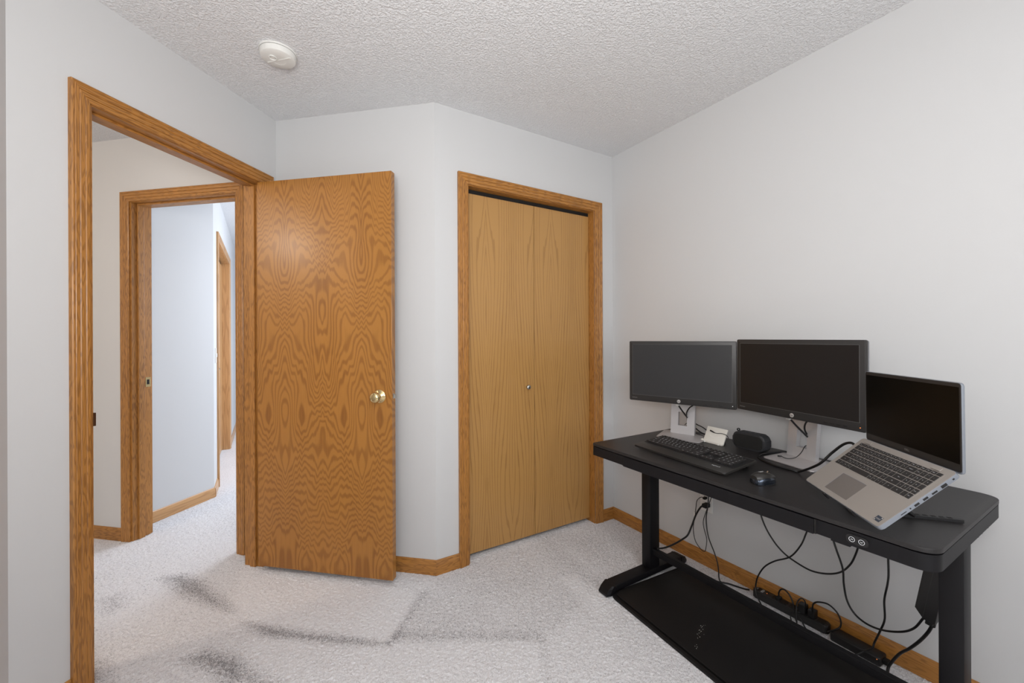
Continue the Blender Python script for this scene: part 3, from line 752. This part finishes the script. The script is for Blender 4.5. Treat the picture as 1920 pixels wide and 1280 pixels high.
# ------------------------------------------------------------------ laptop
LR = Matrix.Rotation(R(-100.4), 4, 'Z') @ Matrix.Rotation(R(40.7), 4, 'X')
LO = Vector((.9491, 1.2024, .7420)); LSZ = .978
lp = thing('laptop', 'open grey laptop tilted up on a folding stand, black screen', 'laptop', LO, 0)
lp.matrix_world = Matrix.Translation(LO) @ LR @ Matrix.Scale(LSZ, 4)
W2, LD, BT = .179, .231, .0115
bm = NB(); prism(bm, rrect(-W2, 0, W2, LD, .010, 6), 'z', -BT, 0, bevel=.0012); obj('base', bm, M['lapside'], lp, smooth=True)
bm = NB(); prism(bm, rrect(-W2 + .001, .001, W2 - .001, LD - .001, .009, 6), 'z', -.0005, .0006); obj('palm_rest', bm, M['lapgrey'], lp)
kx0, kx1, ky0, ky1 = -.160, .160, .107, .212
bm = NB(); prism(bm, rrect(kx0 - .003, ky0 - .003, kx1 + .003, ky1 + .003, .003, 3), 'z', .0004, .0009); obj('keyboard_well', bm, M['lapgrey'], lp)
KEYH = .0022
def keycap(parent, x0, y0, x1, y1, z, h, leg, size, tilt=None, m=('key', 'legend'), lpos=(0, 0)):
    bm = NB(); box(bm, (x0, y0, z), (x1, y1, z + h), bevel=min(.0008, h * .35))
    if leg: add_text(bm, leg, ((x0 + x1) / 2 + lpos[0], (y0 + y1) / 2 + lpos[1], z + h), (1, 0, 0), (0, 1, 0), size, 1)
    o = obj('key', bm, [M[m[0]], M[m[1]]], parent)
    if tilt is not None: o.matrix_local = tilt
    return o
lap_rows = [
    [('Esc', 1)] + [('F%d' % i, 1) for i in range(1, 13)] + [('PrtSc', 1), ('Ins', 1), ('Home', 1), ('End', 1), ('PgUp', 1), ('', 1)],
    [(c, 1) for c in '`1234567890-='] + [('Backspace', 2)] + [('Num', 1), ('/', 1), ('*', 1), ('-', 1)],
    [('Tab', 1.5)] + [(c, 1) for c in 'QWERTYUIOP[]'] + [('\\', 1.5)] + [('7', 1), ('8', 1), ('9', 1), ('+', 1)],
    [('Caps', 1.75)] + [(c, 1) for c in "ASDFGHJKL;'"] + [('Enter', 2.25)] + [('4', 1), ('5', 1), ('6', 1), ('', 1)],
    [('Shift', 2.25)] + [(c, 1) for c in 'ZXCVBNM,./'] + [('Shift', 2.75)] + [('1', 1), ('2', 1), ('3', 1), ('Enter', 1)],
    [('Ctrl', 1.25), ('Fn', 1), ('#', 1), ('Alt', 1), ('', 5), ('Alt', 1), ('Ctrl', 1), ('<', 1), ('^', 1), ('>', 1.75)] + [('0', 2), ('.', 1), ('Enter', 1)],
]
rh = [.012] + [.0186] * 5
yy = ky1
for ri, row in enumerate(lap_rows):
    tot = sum(w_ for _, w_ in row); ux = (kx1 - kx0) / tot; x = kx0
    for c, w_ in row:
        keycap(lp, x + .0011, yy - rh[ri] + .0011, x + w_ * ux - .0011, yy - .0011, .0005, .0016, c, .0052 if len(c) == 1 else .0033)
        x += w_ * ux
    yy -= rh[ri]
bm = NB(); prism(bm, rrect(-.085, .016, .025, .087, .002, 3), 'z', .0004, .00075); obj('touchpad', bm, M['pad'], lp)
bm = NB()
for lo, hi in (((-.0858, .016, .0004), (-.085, .087, .0010)), ((-.085, .087, .0004), (.025, .0878, .0010))): box(bm, lo, hi)
obj('touchpad_edge', bm, M['lapside'], lp)
bm = NB(); box(bm, (.145, .012, .0005), (.166, .029, .0008)); add_text(bm, 'intel', (.1555, .0205, .0008), (1, 0, 0), (0, 1, 0), .0085, 1)
box(bm, (.146, .013, .0006), (.150, .016, .0009), mi=1); box(bm, (.161, .025, .0006), (.165, .028, .0009), mi=1); obj('sticker', bm, [M['sticker'], M['logo']], lp)
for x0, x1 in ((-.150, -.122), (.112, .142)):
    bm = NB(); box(bm, (x0, LD - .016, .0006), (x1, LD - .005, .0024), bevel=.0008); box(bm, (x0, LD - .0185, .0004), (x1 + .001, LD - .016, .0009), mi=1); obj('hinge_cover', bm, [M['lapgrey'], M['blackp']], lp)
# ports on the right side
for y0, y1, zz0, zz1 in ((.062, .078, -.0072, -.0055), (.088, .0915, -.0075, -.0045), (.101, .1145, -.0095, -.0045), (.126, .1395, -.0095, -.0045), (.151, .166, -.0092, -.0052), (.178, .1935, -.0100, -.0030), (.210, .215, -.0080, -.0045)):
    bm = NB(); box(bm, (W2 - .002, y0, zz0), (W2 + .0003, y1, zz1)); obj('port', bm, M['blackp'], lp)
# lid, hinged near the rear edge, standing upright
hg = Matrix.Translation((0, LD + .002, -.0125)) @ Matrix.Rotation(R(49.8), 4, 'X')
LH = .2313
bm = NB(); prism(bm, rrect(-W2, .002, W2, LH, .008, 6), 'z', -.0065, 0, hg, bevel=.0012); lid = obj('lid', bm, M['lapside'], lp, smooth=True)
bm = NB(); prism(bm, rrect(-W2 + .0015, .006, W2 - .0015, LH - .0015, .007, 6), 'z', -.0005, .0010, hg); lb_ = obj('lid_bezel', bm, M['bezel'], lid)
bm = NB(); box(bm, (-W2 + .006, .027, .0008), (W2 - .006, LH - .011, .0014), hg); obj('display', bm, M['screen_c'], lid)
bm = NB(); add_text(bm, 'DELL', hg @ Vector((0, .0168, .0012)), hg.to_3x3() @ Vector((1, 0, 0)), hg.to_3x3() @ Vector((0, 1, 0)), .0085); obj('brand_lettering', bm, M['label_grey'], lid)
bm = NB(); cyl(bm, hg @ Vector((.0, LH - .006, .0008)), hg @ Vector((.0, LH - .006, .0014)), .0018, n=12); obj('webcam', bm, M['blackp'], lid)

# folding stand under the laptop
fs = placed('laptop_stand', 'black folding slotted stand propping up the laptop', 'laptop stand', 1.53, .46, ZT, 0)
fsi = (Matrix.Translation(W(1.53, .46, ZT)) @ Matrix.Rotation(UANG, 4, 'Z')).inverted()
LMX = Matrix.Translation(LO) @ LR @ Matrix.Scale(LSZ, 4)
def fl_(u, v, z): return fsi @ W(u, v, z)
def ll_(x, y, z): return fsi @ (LMX @ Vector((x, y, z)))
def bar(bm, p0, p1, w_, h_, up=UP):
    p0, p1 = Vector(p0), Vector(p1); d = (p1 - p0); L_ = d.length; d.normalize(); s_ = d.cross(up).normalized(); q = s_.cross(d)
    m = Matrix.Identity(4)
    for i, c in enumerate((d, s_, q)): m.col[i][:3] = c
    m.translation = p0; box(bm, (0, -w_ / 2, -h_ / 2), (L_, w_ / 2, h_ / 2), m, bevel=.0012); return m
for (p0, p1) in (((1.510, .556, ZT + .0062), (1.703, .388, ZT + .0062)), ((1.510, .548, ZT + .0062), (1.410, .350, ZT + .0062))):
    bm = NB(); mm = bar(bm, fl_(*p0), fl_(*p1), .011, .010); L_ = (fl_(*p1) - fl_(*p0)).length
    rl = obj('rail', bm, M['blackp'], fs)
    bm = NB(); k = .06
    while k < L_ - .02: box(bm, (k, -.0042, .0045), (k + .010, .0042, .0056), mm); k += .018
    obj('slots', bm, M['black_gap'], rl)
for (p0, q0) in (((1.622, .462, ZT + .008), (.070, .100, -BT - .006)), ((1.450, .430, ZT + .008), (-.075, .100, -BT - .006))):
    bm = NB(); bar(bm, fl_(*p0), ll_(*q0), .009, .008, up=Vector((1, .2, 0))); obj('strut', bm, M['blackp'], fs)
for x0, x1 in ((-.02, -.10), (.02, .10)):
    bm = NB(); bar(bm, ll_(x0 * 3.3, .006, -BT - .006), ll_(x1 * .8, .205, -BT - .006), .012, .009, up=fsi.to_3x3() @ (LMX.to_3x3() @ UP)); obj('top_arm', bm, M['blackp'], fs)
    bm = NB(); m_ = fsi @ LMX; xx = x0 * 3.3; box(bm, (xx - .008, -.005, -BT - .008), (xx + .008, -.0005, .0005), m_, bevel=.001); obj('front_lip', bm, M['blackp_s'], fs)
bm = NB(); cyl(bm, fl_(1.512, .548, ZT + .002), fl_(1.512, .548, ZT + .012), .009); obj('pivot', bm, M['blackp'], fs)

cable('laptop_cable', 'thick black cable curving from laptop side round the right monitor base', [(1.457, .359, .860), (1.438, .344, .866), (1.412, .333, .853), (1.377, .328, .815), (1.340, .335, .767), (1.2673, .305, .7165), (1.2466, .3086, .7145), (1.165, .296, .7145), (1.088, .246, .7145), (1.066, .18, .7145), (1.085, .110, .7145), (1.12, .05, .7145)], .0042)

# ------------------------------------------------------------------ keyboard
kb = placed('keyboard', 'full-size black keyboard with palm rest on the desk', 'keyboard', .925, .476, ZT, -4.5)
KT = Matrix.Translation((0, -.0975, .0045)) @ Matrix.Rotation(R(6.0), 4, 'X')     # tilted deck frame
bm = NB(); prism(bm, rrect(-.232, 0, .232, .195, .012, 5), 'z', .003, .0112, KT, bevel=.0025)
obj('body', bm, M['kbody'], kb, smooth=True)
for sx_ in (-1, 1):
    bm = NB(); box(bm, (sx_ * .19 - .012, .078, .0), (sx_ * .19 + .012, .086, .023)); obj('rear_foot', bm, M['blackp'], kb)
bm = NB(); prism(bm, rrect(-.226, .060, .226, .189, .006, 4), 'z', .0105, .0117, KT); obj('key_well', bm, M['kgap'], kb)
bm = NB()
prism(bm, [(-.20 + i * .02, .052 + .006 * math.sin(math.pi * i / 20)) for i in range(21)] + [(.20, .050), (-.20, .050)], 'z', .0108, .0116, KT); obj('palm_rest_line', bm, M['blackp_s'], kb)
bm = NB(); add_text(bm, 'logitech', KT @ Vector((.168, .040, .0112)), KT.to_3x3() @ Vector((1, 0, 0)), KT.to_3x3() @ Vector((0, 1, 0)), .0115); obj('brand_lettering', bm, M['legend'], kb)
Ku = .0190
def krow(y, items, x0, kh=Ku):
    x = x0
    for c, w_ in items:
        if c is not None:
            keycap(kb, x + .0010, y + .0010, x + w_ * Ku - .0010, y + kh - .0010, .0117, .0062, c, .0095 if len(c) == 1 else .0058, KT)
        x += w_ * Ku
X0 = -.220
N_ = None
krow(.166, [('Esc', 1), (N_, .5)] + [('F%d' % i, 1) for i in range(1, 5)] + [(N_, .25)] + [('F%d' % i, 1) for i in range(5, 9)] + [(N_, .25)] + [('F%d' % i, 1) for i in range(9, 13)] + [(N_, .25), ('Ps', 1), ('Sl', 1), ('Pb', 1), (N_, .25), ('=', 1), ('<', 1), ('>', 1), ('o', 1)], X0, .014)
krow(.145, [(c, 1) for c in '`1234567890-='] + [('Bksp', 2), (N_, .25), ('Ins', 1), ('Hm', 1), ('Up', 1), (N_, .25), ('Nm', 1), ('/', 1), ('*', 1), ('-', 1)], X0)
krow(.126, [('Tab', 1.5)] + [(c, 1) for c in 'QWERTYUIOP[]'] + [('\\', 1.5), (N_, .25), ('Del', 1), ('End', 1), ('Dn', 1), (N_, .25), ('7', 1), ('8', 1), ('9', 1), ('+', 1)], X0)
krow(.107, [('Caps', 1.75)] + [(c, 1) for c in "ASDFGHJKL;'"] + [('Enter', 2.25), (N_, 3.5), ('4', 1), ('5', 1), ('6', 1), ('+', 1)], X0)
krow(.088, [('Shift', 2.25)] + [(c, 1) for c in 'ZXCVBNM,./'] + [('Shift', 2.75), (N_, 1.25), ('^', 1), (N_, 1.25), ('1', 1), ('2', 1), ('3', 1), ('En', 1)], X0)
krow(.069, [('Ctrl', 1.25), ('#', 1.25), ('Alt', 1.25), ('', 6.25), ('Alt', 1.25), ('Fn', 1.25), ('=', 1.25), ('Ctrl', 1.25), (N_, .25), ('<', 1), ('v', 1), ('>', 1), (N_, .25), ('0', 2), ('.', 1), ('En', 1)], X0)

# ------------------------------------------------------------------ mouse
ms = placed('computer_mouse', 'glossy dark computer mouse right of the keyboard', 'mouse', 1.252, .528, ZT, -18)
ms.scale = (.84, .80, .98)
def mouse_shell(bm, z0, z1, sc, mi=0):
    ny, nx_ = 16, 14; g = []
    for j in range(ny + 1):
        t = j / ny; y = -.052 + .104 * t
        wd = .034 * (math.sin(math.pi * min(max(t * .86 + .10, 0), 1)) ** .45) * sc
        ht = z0 + (z1 - z0) * (math.sin(math.pi * min(t * .80 + .14, 1)) ** .7)
        row = []
        for i in range(nx_ + 1):
            a = math.pi * i / nx_
            row.append(bm.verts.new((-math.cos(a) * wd * (1 if i not in (0, nx_) else .98), y, z0 + (ht - z0) * math.sin(a) ** .55)))
        g.append(row)
    for j in range(ny):
        for i in range(nx_): bm.faces.new((g[j][i], g[j][i + 1], g[j + 1][i + 1], g[j + 1][i])).material_index = mi
    bm.faces.new(g[0]); bm.faces.new(list(reversed(g[-1])))
bm = NB(); mouse_shell(bm, .002, .038, 1.0); obj('side_shell', bm, M['gloss'], ms, smooth=True, angle=60)
bm = NB(); mouse_shell(bm, .018, .0395, .90); obj('top_shell', bm, M['mousetop'], ms, smooth=True, angle=60)
bm = NB(); prism(bm, [(math.cos(R(k * 15)) * .035, math.sin(R(k * 15)) * .053) for k in range(24)], 'z', 0, .004, bevel=.001); obj('base', bm, M['blackp'], ms)
bm = NB(); cyl(bm, (-.003, .026, .033), (.003, .026, .033), .009); obj('scroll_wheel', bm, M['nickel'], ms, smooth=True)
bm = NB(); add_text(bm, 'logitech', (-.004, -.010, .0405), (0, 1, .0), (-1, 0, 0.2), .008); obj('brand_lettering', bm, M['legend'], ms)

# ------------------------------------------------------------------ speaker
sp_ = placed('bluetooth_speaker', 'chunky black rubber portable speaker between the monitors', 'speaker', .992, .128, ZT, -2)
def octo(x0, z0, x1, z1, c): return [(x0 + c, z0), (x1 - c, z0), (x1, z0 + c), (x1, z1 - c), (x1 - c, z1), (x0 + c, z1), (x0, z1 - c), (x0, z0 + c)]
bm = NB(); prism(bm, rrect(-.073, .001, .073, .075, .024, 5), 'y', -.026, .026, bevel=.006); obj('rubber_body', bm, M['spk'], sp_, smooth=True)
bm = NB(); prism(bm, rrect(-.065, .009, .065, .067, .020, 5), 'y', -.0285, -.020, bevel=.001); obj('grille', bm, M['grille'], sp_)
bm = NB()
for k in range(5): box(bm, (-.048 + k * .021, -.020, .0730), (-.035 + k * .021, .020, .0765), bevel=.0012)
obj('top_ribs', bm, M['spk'], sp_)
bm = NB()
for k in range(4): box(bm, (.0705, -.018, .016 + k * .010), (.0745, .018, .022 + k * .010), bevel=.001)
obj('end_ribs', bm, M['spk'], sp_)
bm = NB(); lathe(bm, [(.004, -.003), (.007, -.003), (.007, .003), (.004, .003), (.004, -.003)], (-.060, .0, .079), (0, 1, 0), 16); obj('strap_loop', bm, M['spk'], sp_)

# ------------------------------------------------------------------ small white tilted block with a cable end
wb = placed('tablet_stand', 'small white plastic tilted stand with a black cable tip on it', 'stand', .838, .178, ZT, -4)
WT = Matrix.Translation((0, 0, .004)) @ Matrix.Rotation(R(-27), 4, 'X')
bm = NB(); prism(bm, rrect(-.053, 0, .053, .075, .003, 3), 'y', -.0015, .006, WT, bevel=.001); obj('plate', bm, M['card'], wb, smooth=True)
bm = NB(); box(bm, (-.053, -.010, .0), (.053, .004, .006), bevel=.0015)
box(bm, (-.061, -.008, .0), (-.053, .002, .013), bevel=.001); obj('front_ledge', bm, M['card'], wb)
bm = NB(); pts = [(-.028 + .056 * i / 10, .034 - .010 * math.sin(math.pi * i / 10)) for i in range(11)]
tube(bm, [WT @ Vector((x, -.0016, z)) for x, z in pts], .0007, 6, smooth=False); obj('curved_mark', bm, M['white'], wb)
bm = NB(); box(bm, (.0, .012, 0), (.04, .036, .02), bevel=.002); obj('rear_foot', bm, M['blackp'], wb)
for x_ in (-.038, .036):
    bm = NB(); cyl(bm, (x_, -.010, .003), (x_, -.013, .003), .0035, n=14); obj('stop_peg', bm, M['white'], wb)
wbm = Matrix.Translation(W(.838, .178, ZT)) @ Matrix.Rotation(UANG + R(-4), 4, 'Z')
bm = NB(); cp0 = wbm @ WT
o0 = cp0 @ Vector((-.018, -.005, .052))
tube(bm, [cp0 @ Vector(q) - o0 for q in ((-.004, -.0040, .0475), (.01, -.0038, .0475), (.03, -.0038, .0515), (.052, -.0045, .0500), (.060, .001, .046), (.060, .012, .040))], .0014, 8)
u1 = obj('usb_cable', bm, M['cable'], None, smooth=True); u1.location = o0; tag(u1, 'thin black cable end lying across the white tilted stand', 'cable')
bm = NB(); cyl(bm, cp0 @ Vector((-.030, -.0045, .0545)) - o0, cp0 @ Vector((-.012, -.0045, .0495)) - o0, .0034, .0030, n=12); cyl(bm, cp0 @ Vector((-.012, -.0045, .0495)) - o0, cp0 @ Vector((-.002, -.0042, .0475)) - o0, .0028, .0016, n=12); obj('plug', bm, M['blackp'], u1)
# thin cable on the right monitor base, ending in a plug
def on_m2(x, y, z): return m2.matrix_basis @ Vector((x, y, z))
bpy.context.view_layer.update()
o0 = on_m2(-.105, .073, .010)
u2 = NB(); tube(u2, [on_m2(*q) - o0 for q in ((-.098, .070, .0095), (-.080, .066, .008), (-.066, .074, .0085), (-.054, .095, .015), (-.050, .120, .034), (-.052, .148, .058), (-.052, .175, .04))], .0016, 8)
u2 = obj('usb_cable', u2, M['cable'], None, smooth=True); u2.location = o0; tag(u2, 'thin black cable end lying on the right monitor base', 'cable')
bm = NB(); cyl(bm, Vector((-.014, -.004, 0)), on_m2(-.098, .070, .0095) - o0, .0034, .0026, n=12); obj('plug', bm, M['blackp'], u2)
cable('usb_cable', 'thin black cable running behind left monitor neck to the white stand', [(.66, .08, .77), (.640, .10, .7635), (.627, .10, .747), (.653, .10, .730), (.687, .10, .7195), (.727, .10, .7165), (.77, .12, .714), (.80, .135, .713)], .0016)
cable('signal_cable', 'black cable leaning behind the left monitor stand', [(.63, .075, .785), (.664, .08, .774), (.6828, .08, .7631), (.7195, .08, .7531), (.755, .08, .7325), (.775, .08, .716)], .0026)
cable('signal_cable', 'thicker black cable behind left monitor stand, dropping to the desk', [(.64, .075, .765), (.664, .08, .7513), (.6827, .08, .7379), (.7072, .08, .7259), (.7313, .075, .7185), (.75, .05, .7145)], .0032)

# ------------------------------------------------------------------ outlet, plugs, strip, adapters and cables under the desk
ol = placed('wall_outlet', 'white duplex wall outlet below the desk', 'outlet', .686, 0, .348)
bm = NB(); box(bm, (-.036, -.006, -.058), (.036, -.0005, .058), bevel=.002); obj('plate', bm, M['white'], ol)
for z in (-.020, .020):
    bm = NB(); box(bm, (-.017, -.0085, z - .014), (.017, -.005, z + .014), bevel=.003); sk = obj('socket', bm, M['white'], ol)
    bm = NB(); box(bm, (-.008, -.009, z - .004), (-.006, -.0083, z + .005)); box(bm, (.006, -.009, z - .004), (.008, -.0083, z + .005)); obj('slots', bm, M['black_gap'], sk)
pc = cable('power_cable', 'thick black power cord from wall outlet to the desk crossbar', [(.694, .030, .330), (.682, .045, .321), (.657, .05, .273), (.638, .06, .208), (.628, .08, .160), (.626, .12, .147), (.628, .2, .140), (.630, .27, .143), (.632, .325, .1535)], .0045)
def plug_on(parent, u, v, z, s=1.0):
    o = parent.location
    bm = NB(); mm = Matrix.Translation(W(u, v, z) - o) @ Matrix.Rotation(UANG, 4, 'Z')
    box(bm, (-.013 * s, -.020 * s, -.010 * s), (.013 * s, .018 * s, .010 * s), mm, bevel=.003); return obj('plug', bm, M['rubber'], parent)
plug_on(pc, .702, .030, .333)
tc_ = cable('charger_cable', 'thin black cord looping low beside the wall outlet', [(.688, .025, .366), (.672, .03, .366), (.656, .04, .345), (.650, .04, .309), (.643, .04, .257), (.633, .04, .187), (.645, .04, .125), (.680, .04, .093), (.697, .04, .091), (.705, .04, .105), (.711, .04, .162), (.696, .04, .212), (.693, .04, .253), (.719, .05, .321), (.758, .06, .419), (.785, .08, .52), (.80, .10, .64)], .0019)
plug_on(tc_, .692, .024, .367, .6)
bm = NB(); mm = Matrix.Translation(W(.641, .040, .268) - tc_.location) @ Matrix.Rotation(UANG, 4, 'Z'); box(bm, (-.004, -.003, -.012), (.004, .003, .012), mm, bevel=.001); obj('white_tag', bm, M['white'], tc_)
cable('power_cable', 'black cord hanging from desk past the outlet to the floor', [(.755, .05, .64), (.745, .05, .52), (.734, .05, .437), (.731, .06, .341), (.722, .06, .277), (.740, .07, .196), (.785, .085, .130), (.805, .09, .08), (.812, .092, .02), (.822, .088, .006)], .0028)
cable('power_cable', 'black cord lying on carpet from table leg to power strip', [(.70, .20, .006), (.76, .14, .006), (.814, .095, .006), (.845, .070, .006), (.885, .055, .006), (.915, .050, .010), (.935, .048, .016)], .0040)
cable('display_cable', 'long black cable in a wide low loop under the desk middle', [(1.00, .12, .64), (1.010, .12, .52), (1.022, .12, .445), (1.045, .12, .382), (1.075, .11, .326), (1.11, .1, .287), (1.155, .1, .269), (1.215, .1, .259), (1.271, .1, .273), (1.317, .1, .302), (1.348, .1, .346), (1.368, .11, .395), (1.382, .12, .443), (1.40, .13, .52), (1.40, .13, .64)], .0033)
cable('power_cable', 'black cord arching left across the wall down to the strip end', [(1.222, .085, .64), (1.214, .085, .50), (1.204, .085, .437), (1.192, .085, .398), (1.172, .085, .340), (1.131, .085, .273), (1.07, .088, .227), (1.024, .085, .178), (.993, .08, .118), (.982, .078, .070), (.990, .09, .040), (1.020, .105, .012), (1.05, .13, .006)], .0031)
cable('adapter_cable', 'black cable hanging in a deep curve to the brick on right leg', [(1.28, .14, .64), (1.295, .14, .50), (1.305, .14, .447), (1.319, .14, .401), (1.335, .13, .334), (1.335, .12, .27), (1.345, .12, .213), (1.368, .12, .176), (1.408, .13, .165), (1.456, .14, .175), (1.512, .16, .211), (1.549, .18, .253), (1.575, .2, .306), (1.592, .21, .345)], .0034)
cable('power_cable', 'black cord dropping straight from desk right side to floor brick', [(1.47, .13, .64), (1.466, .12, .53), (1.466, .12, .442), (1.467, .12, .376), (1.464, .12, .336), (1.452, .11, .269), (1.45, .1, .197), (1.437, .1, .146), (1.421, .1, .095), (1.415, .105, .070), (1.396, .11, .050), (1.376, .125, .030), (1.355, .15, .008)], .0033)
ac = cable('power_cable', 'thick black cord from the hanging brick down to the carpet', [(1.605, .215, .335), (1.603, .21, .319), (1.59, .2, .277), (1.562, .17, .217), (1.528, .14, .157), (1.495, .11, .106), (1.469, .09, .054), (1.456, .09, .018), (1.468, .12, .006), (1.508, .15, .006), (1.565, .19, .006), (1.64, .22, .006)], .0045)
bm = NB(); cyl(bm, W(1.600, .208, .300) - ac.location, W(1.606, .214, .340) - ac.location, .0065, .009, n=14); obj('strain_relief', bm, M['rubber'], ac, smooth=True)

bk = placed('power_brick', 'black power brick hanging against the right desk leg', 'power adapter', 1.598, .215, .40, 0)
BM_ = Matrix.Rotation(R(9), 4, 'Y')
bm = NB(); prism(bm, [(-.026, -.055), (-.026, .125), (.026, .125), (.026, -.080), (-.002, -.080)], 'y', -.018, .018, BM_, bevel=.004); obj('case', bm, M['blackp'], bk, smooth=True, angle=25)
bm = NB(); box(bm, (-.004, -.0187, -.078), (-.0032, -.0178, .12), BM_); obj('case_seam', bm, M['blackp_s'], bk)
bm = NB(); box(bm, (.002, -.010, -.094), (.020, .010, -.078), BM_, bevel=.002); obj('connector', bm, M['rubber'], bk)

ps = placed('power_strip', 'black power strip on carpet against the baseboard', 'power strip', 1.105, .038, 0.001)
bm = NB(); prism(bm, rrect(-.150, -.022, .150, .022, .012, 5), 'z', 0, .0335, bevel=.004); obj('housing', bm, M['blackp_s'], ps, smooth=True)
bm = NB(); box(bm, (-.141, -.010, .033), (-.129, .010, .0365), bevel=.001); add_text(bm, 'ON', (-.135, 0, .0366), (0, -1, 0), (1, 0, 0), .008, 1); obj('surge_label', bm, [M['blackp'], M['legend']], ps)
bm = NB(); box(bm, (-.118, -.011, .033), (-.108, .011, .0375), bevel=.0015); obj('rocker_switch', bm, M['label_grey'], ps)
bm = NB(); cyl(bm, (-.094, 0, .033), (-.094, 0, .0355), .0014, n=12); obj('indicator_light', bm, M['led'], ps)
for k in range(6):
    bm = NB(); box(bm, (-.070 + k * .036, -.014, .0335), (-.044 + k * .036, .014, .0352), bevel=.0005); sk = obj('socket', bm, M['blackp'], ps)
ab_ = placed('power_adapter', 'long black power adapter on the carpet right of the strip', 'power adapter', 1.354, .056, 0.001, -2)
bm = NB(); box(bm, (-.080, -.028, 0), (.080, .028, .034), bevel=.006, seg=3); obj('case', bm, M['blackp'], ab_, smooth=True)
bm = NB(); cyl(bm, (.070, -.0282, .026), (.070, -.0275, .026), .0016, n=10); obj('indicator_light', bm, M['led'], ab_)
bm = NB(); box(bm, (.080, -.012, .010), (.096, .012, .026), bevel=.002); obj('inlet_plug', bm, M['rubber'], ab_)
wt = placed('wall_charger', 'small black plug-in charger standing on the power strip', 'charger', 1.160, .040, .0362)
bm = NB(); box(bm, (-.014, -.016, 0), (.014, .016, .035), bevel=.003); obj('case', bm, M['blackp'], wt, smooth=True)
wt = placed('wall_charger', 'second small black charger on the strip end, nearest the long adapter', 'charger', 1.196, .040, .0362)
bm = NB(); box(bm, (-.013, -.016, 0), (.013, .016, .030), bevel=.003); obj('case', bm, M['blackp'], wt, smooth=True)
lc = cable('short_cable', 'black cord arching over the left half of the power strip', [(1.069, .052, .060), (1.069, .052, .075), (1.078, .052, .094), (1.094, .052, .100), (1.115, .054, .086), (1.130, .060, .062), (1.146, .085, .035), (1.16, .095, .012)], .0031)
plug_on(lc, 1.069, .052, .050, .7)
cable('short_cable', 'black cord looping up over the strip and along the carpet', [(1.177, .055, .062), (1.176, .055, .085), (1.174, .06, .100), (1.166, .07, .108), (1.156, .08, .090), (1.157, .093, .055), (1.163, .102, .025), (1.171, .108, .008), (1.207, .100, .006), (1.240, .104, .006), (1.28, .115, .006)], .0026)
cable('short_cable', 'black cord in a round loop above the right end of strip', [(1.203, .055, .060), (1.203, .057, .085), (1.208, .06, .105), (1.225, .06, .121), (1.259, .06, .131), (1.288, .06, .117), (1.302, .06, .091), (1.301, .06, .065), (1.290, .068, .050), (1.262, .072, .026)], .0031)
cable('short_cable', 'thin black cord curled on carpet in front of the power strip', [(1.167, .075, .048), (1.150, .083, .048), (1.138, .090, .038), (1.137, .097, .020), (1.150, .108, .007), (1.175, .118, .005)], .0022)
cable('short_cable', 'black cord lying slantwise on carpet beside the long adapter', [(1.169, .085, .034), (1.195, .100, .010), (1.241, .120, .006), (1.290, .135, .006), (1.346, .148, .006), (1.41, .16, .006)], .0028)
cable('short_cable', 'black cord on the carpet running right past the long adapter', [(1.30, .125, .006), (1.371, .128, .006), (1.436, .125, .006), (1.473, .135, .006), (1.52, .16, .006), (1.58, .20, .006)], .0035)
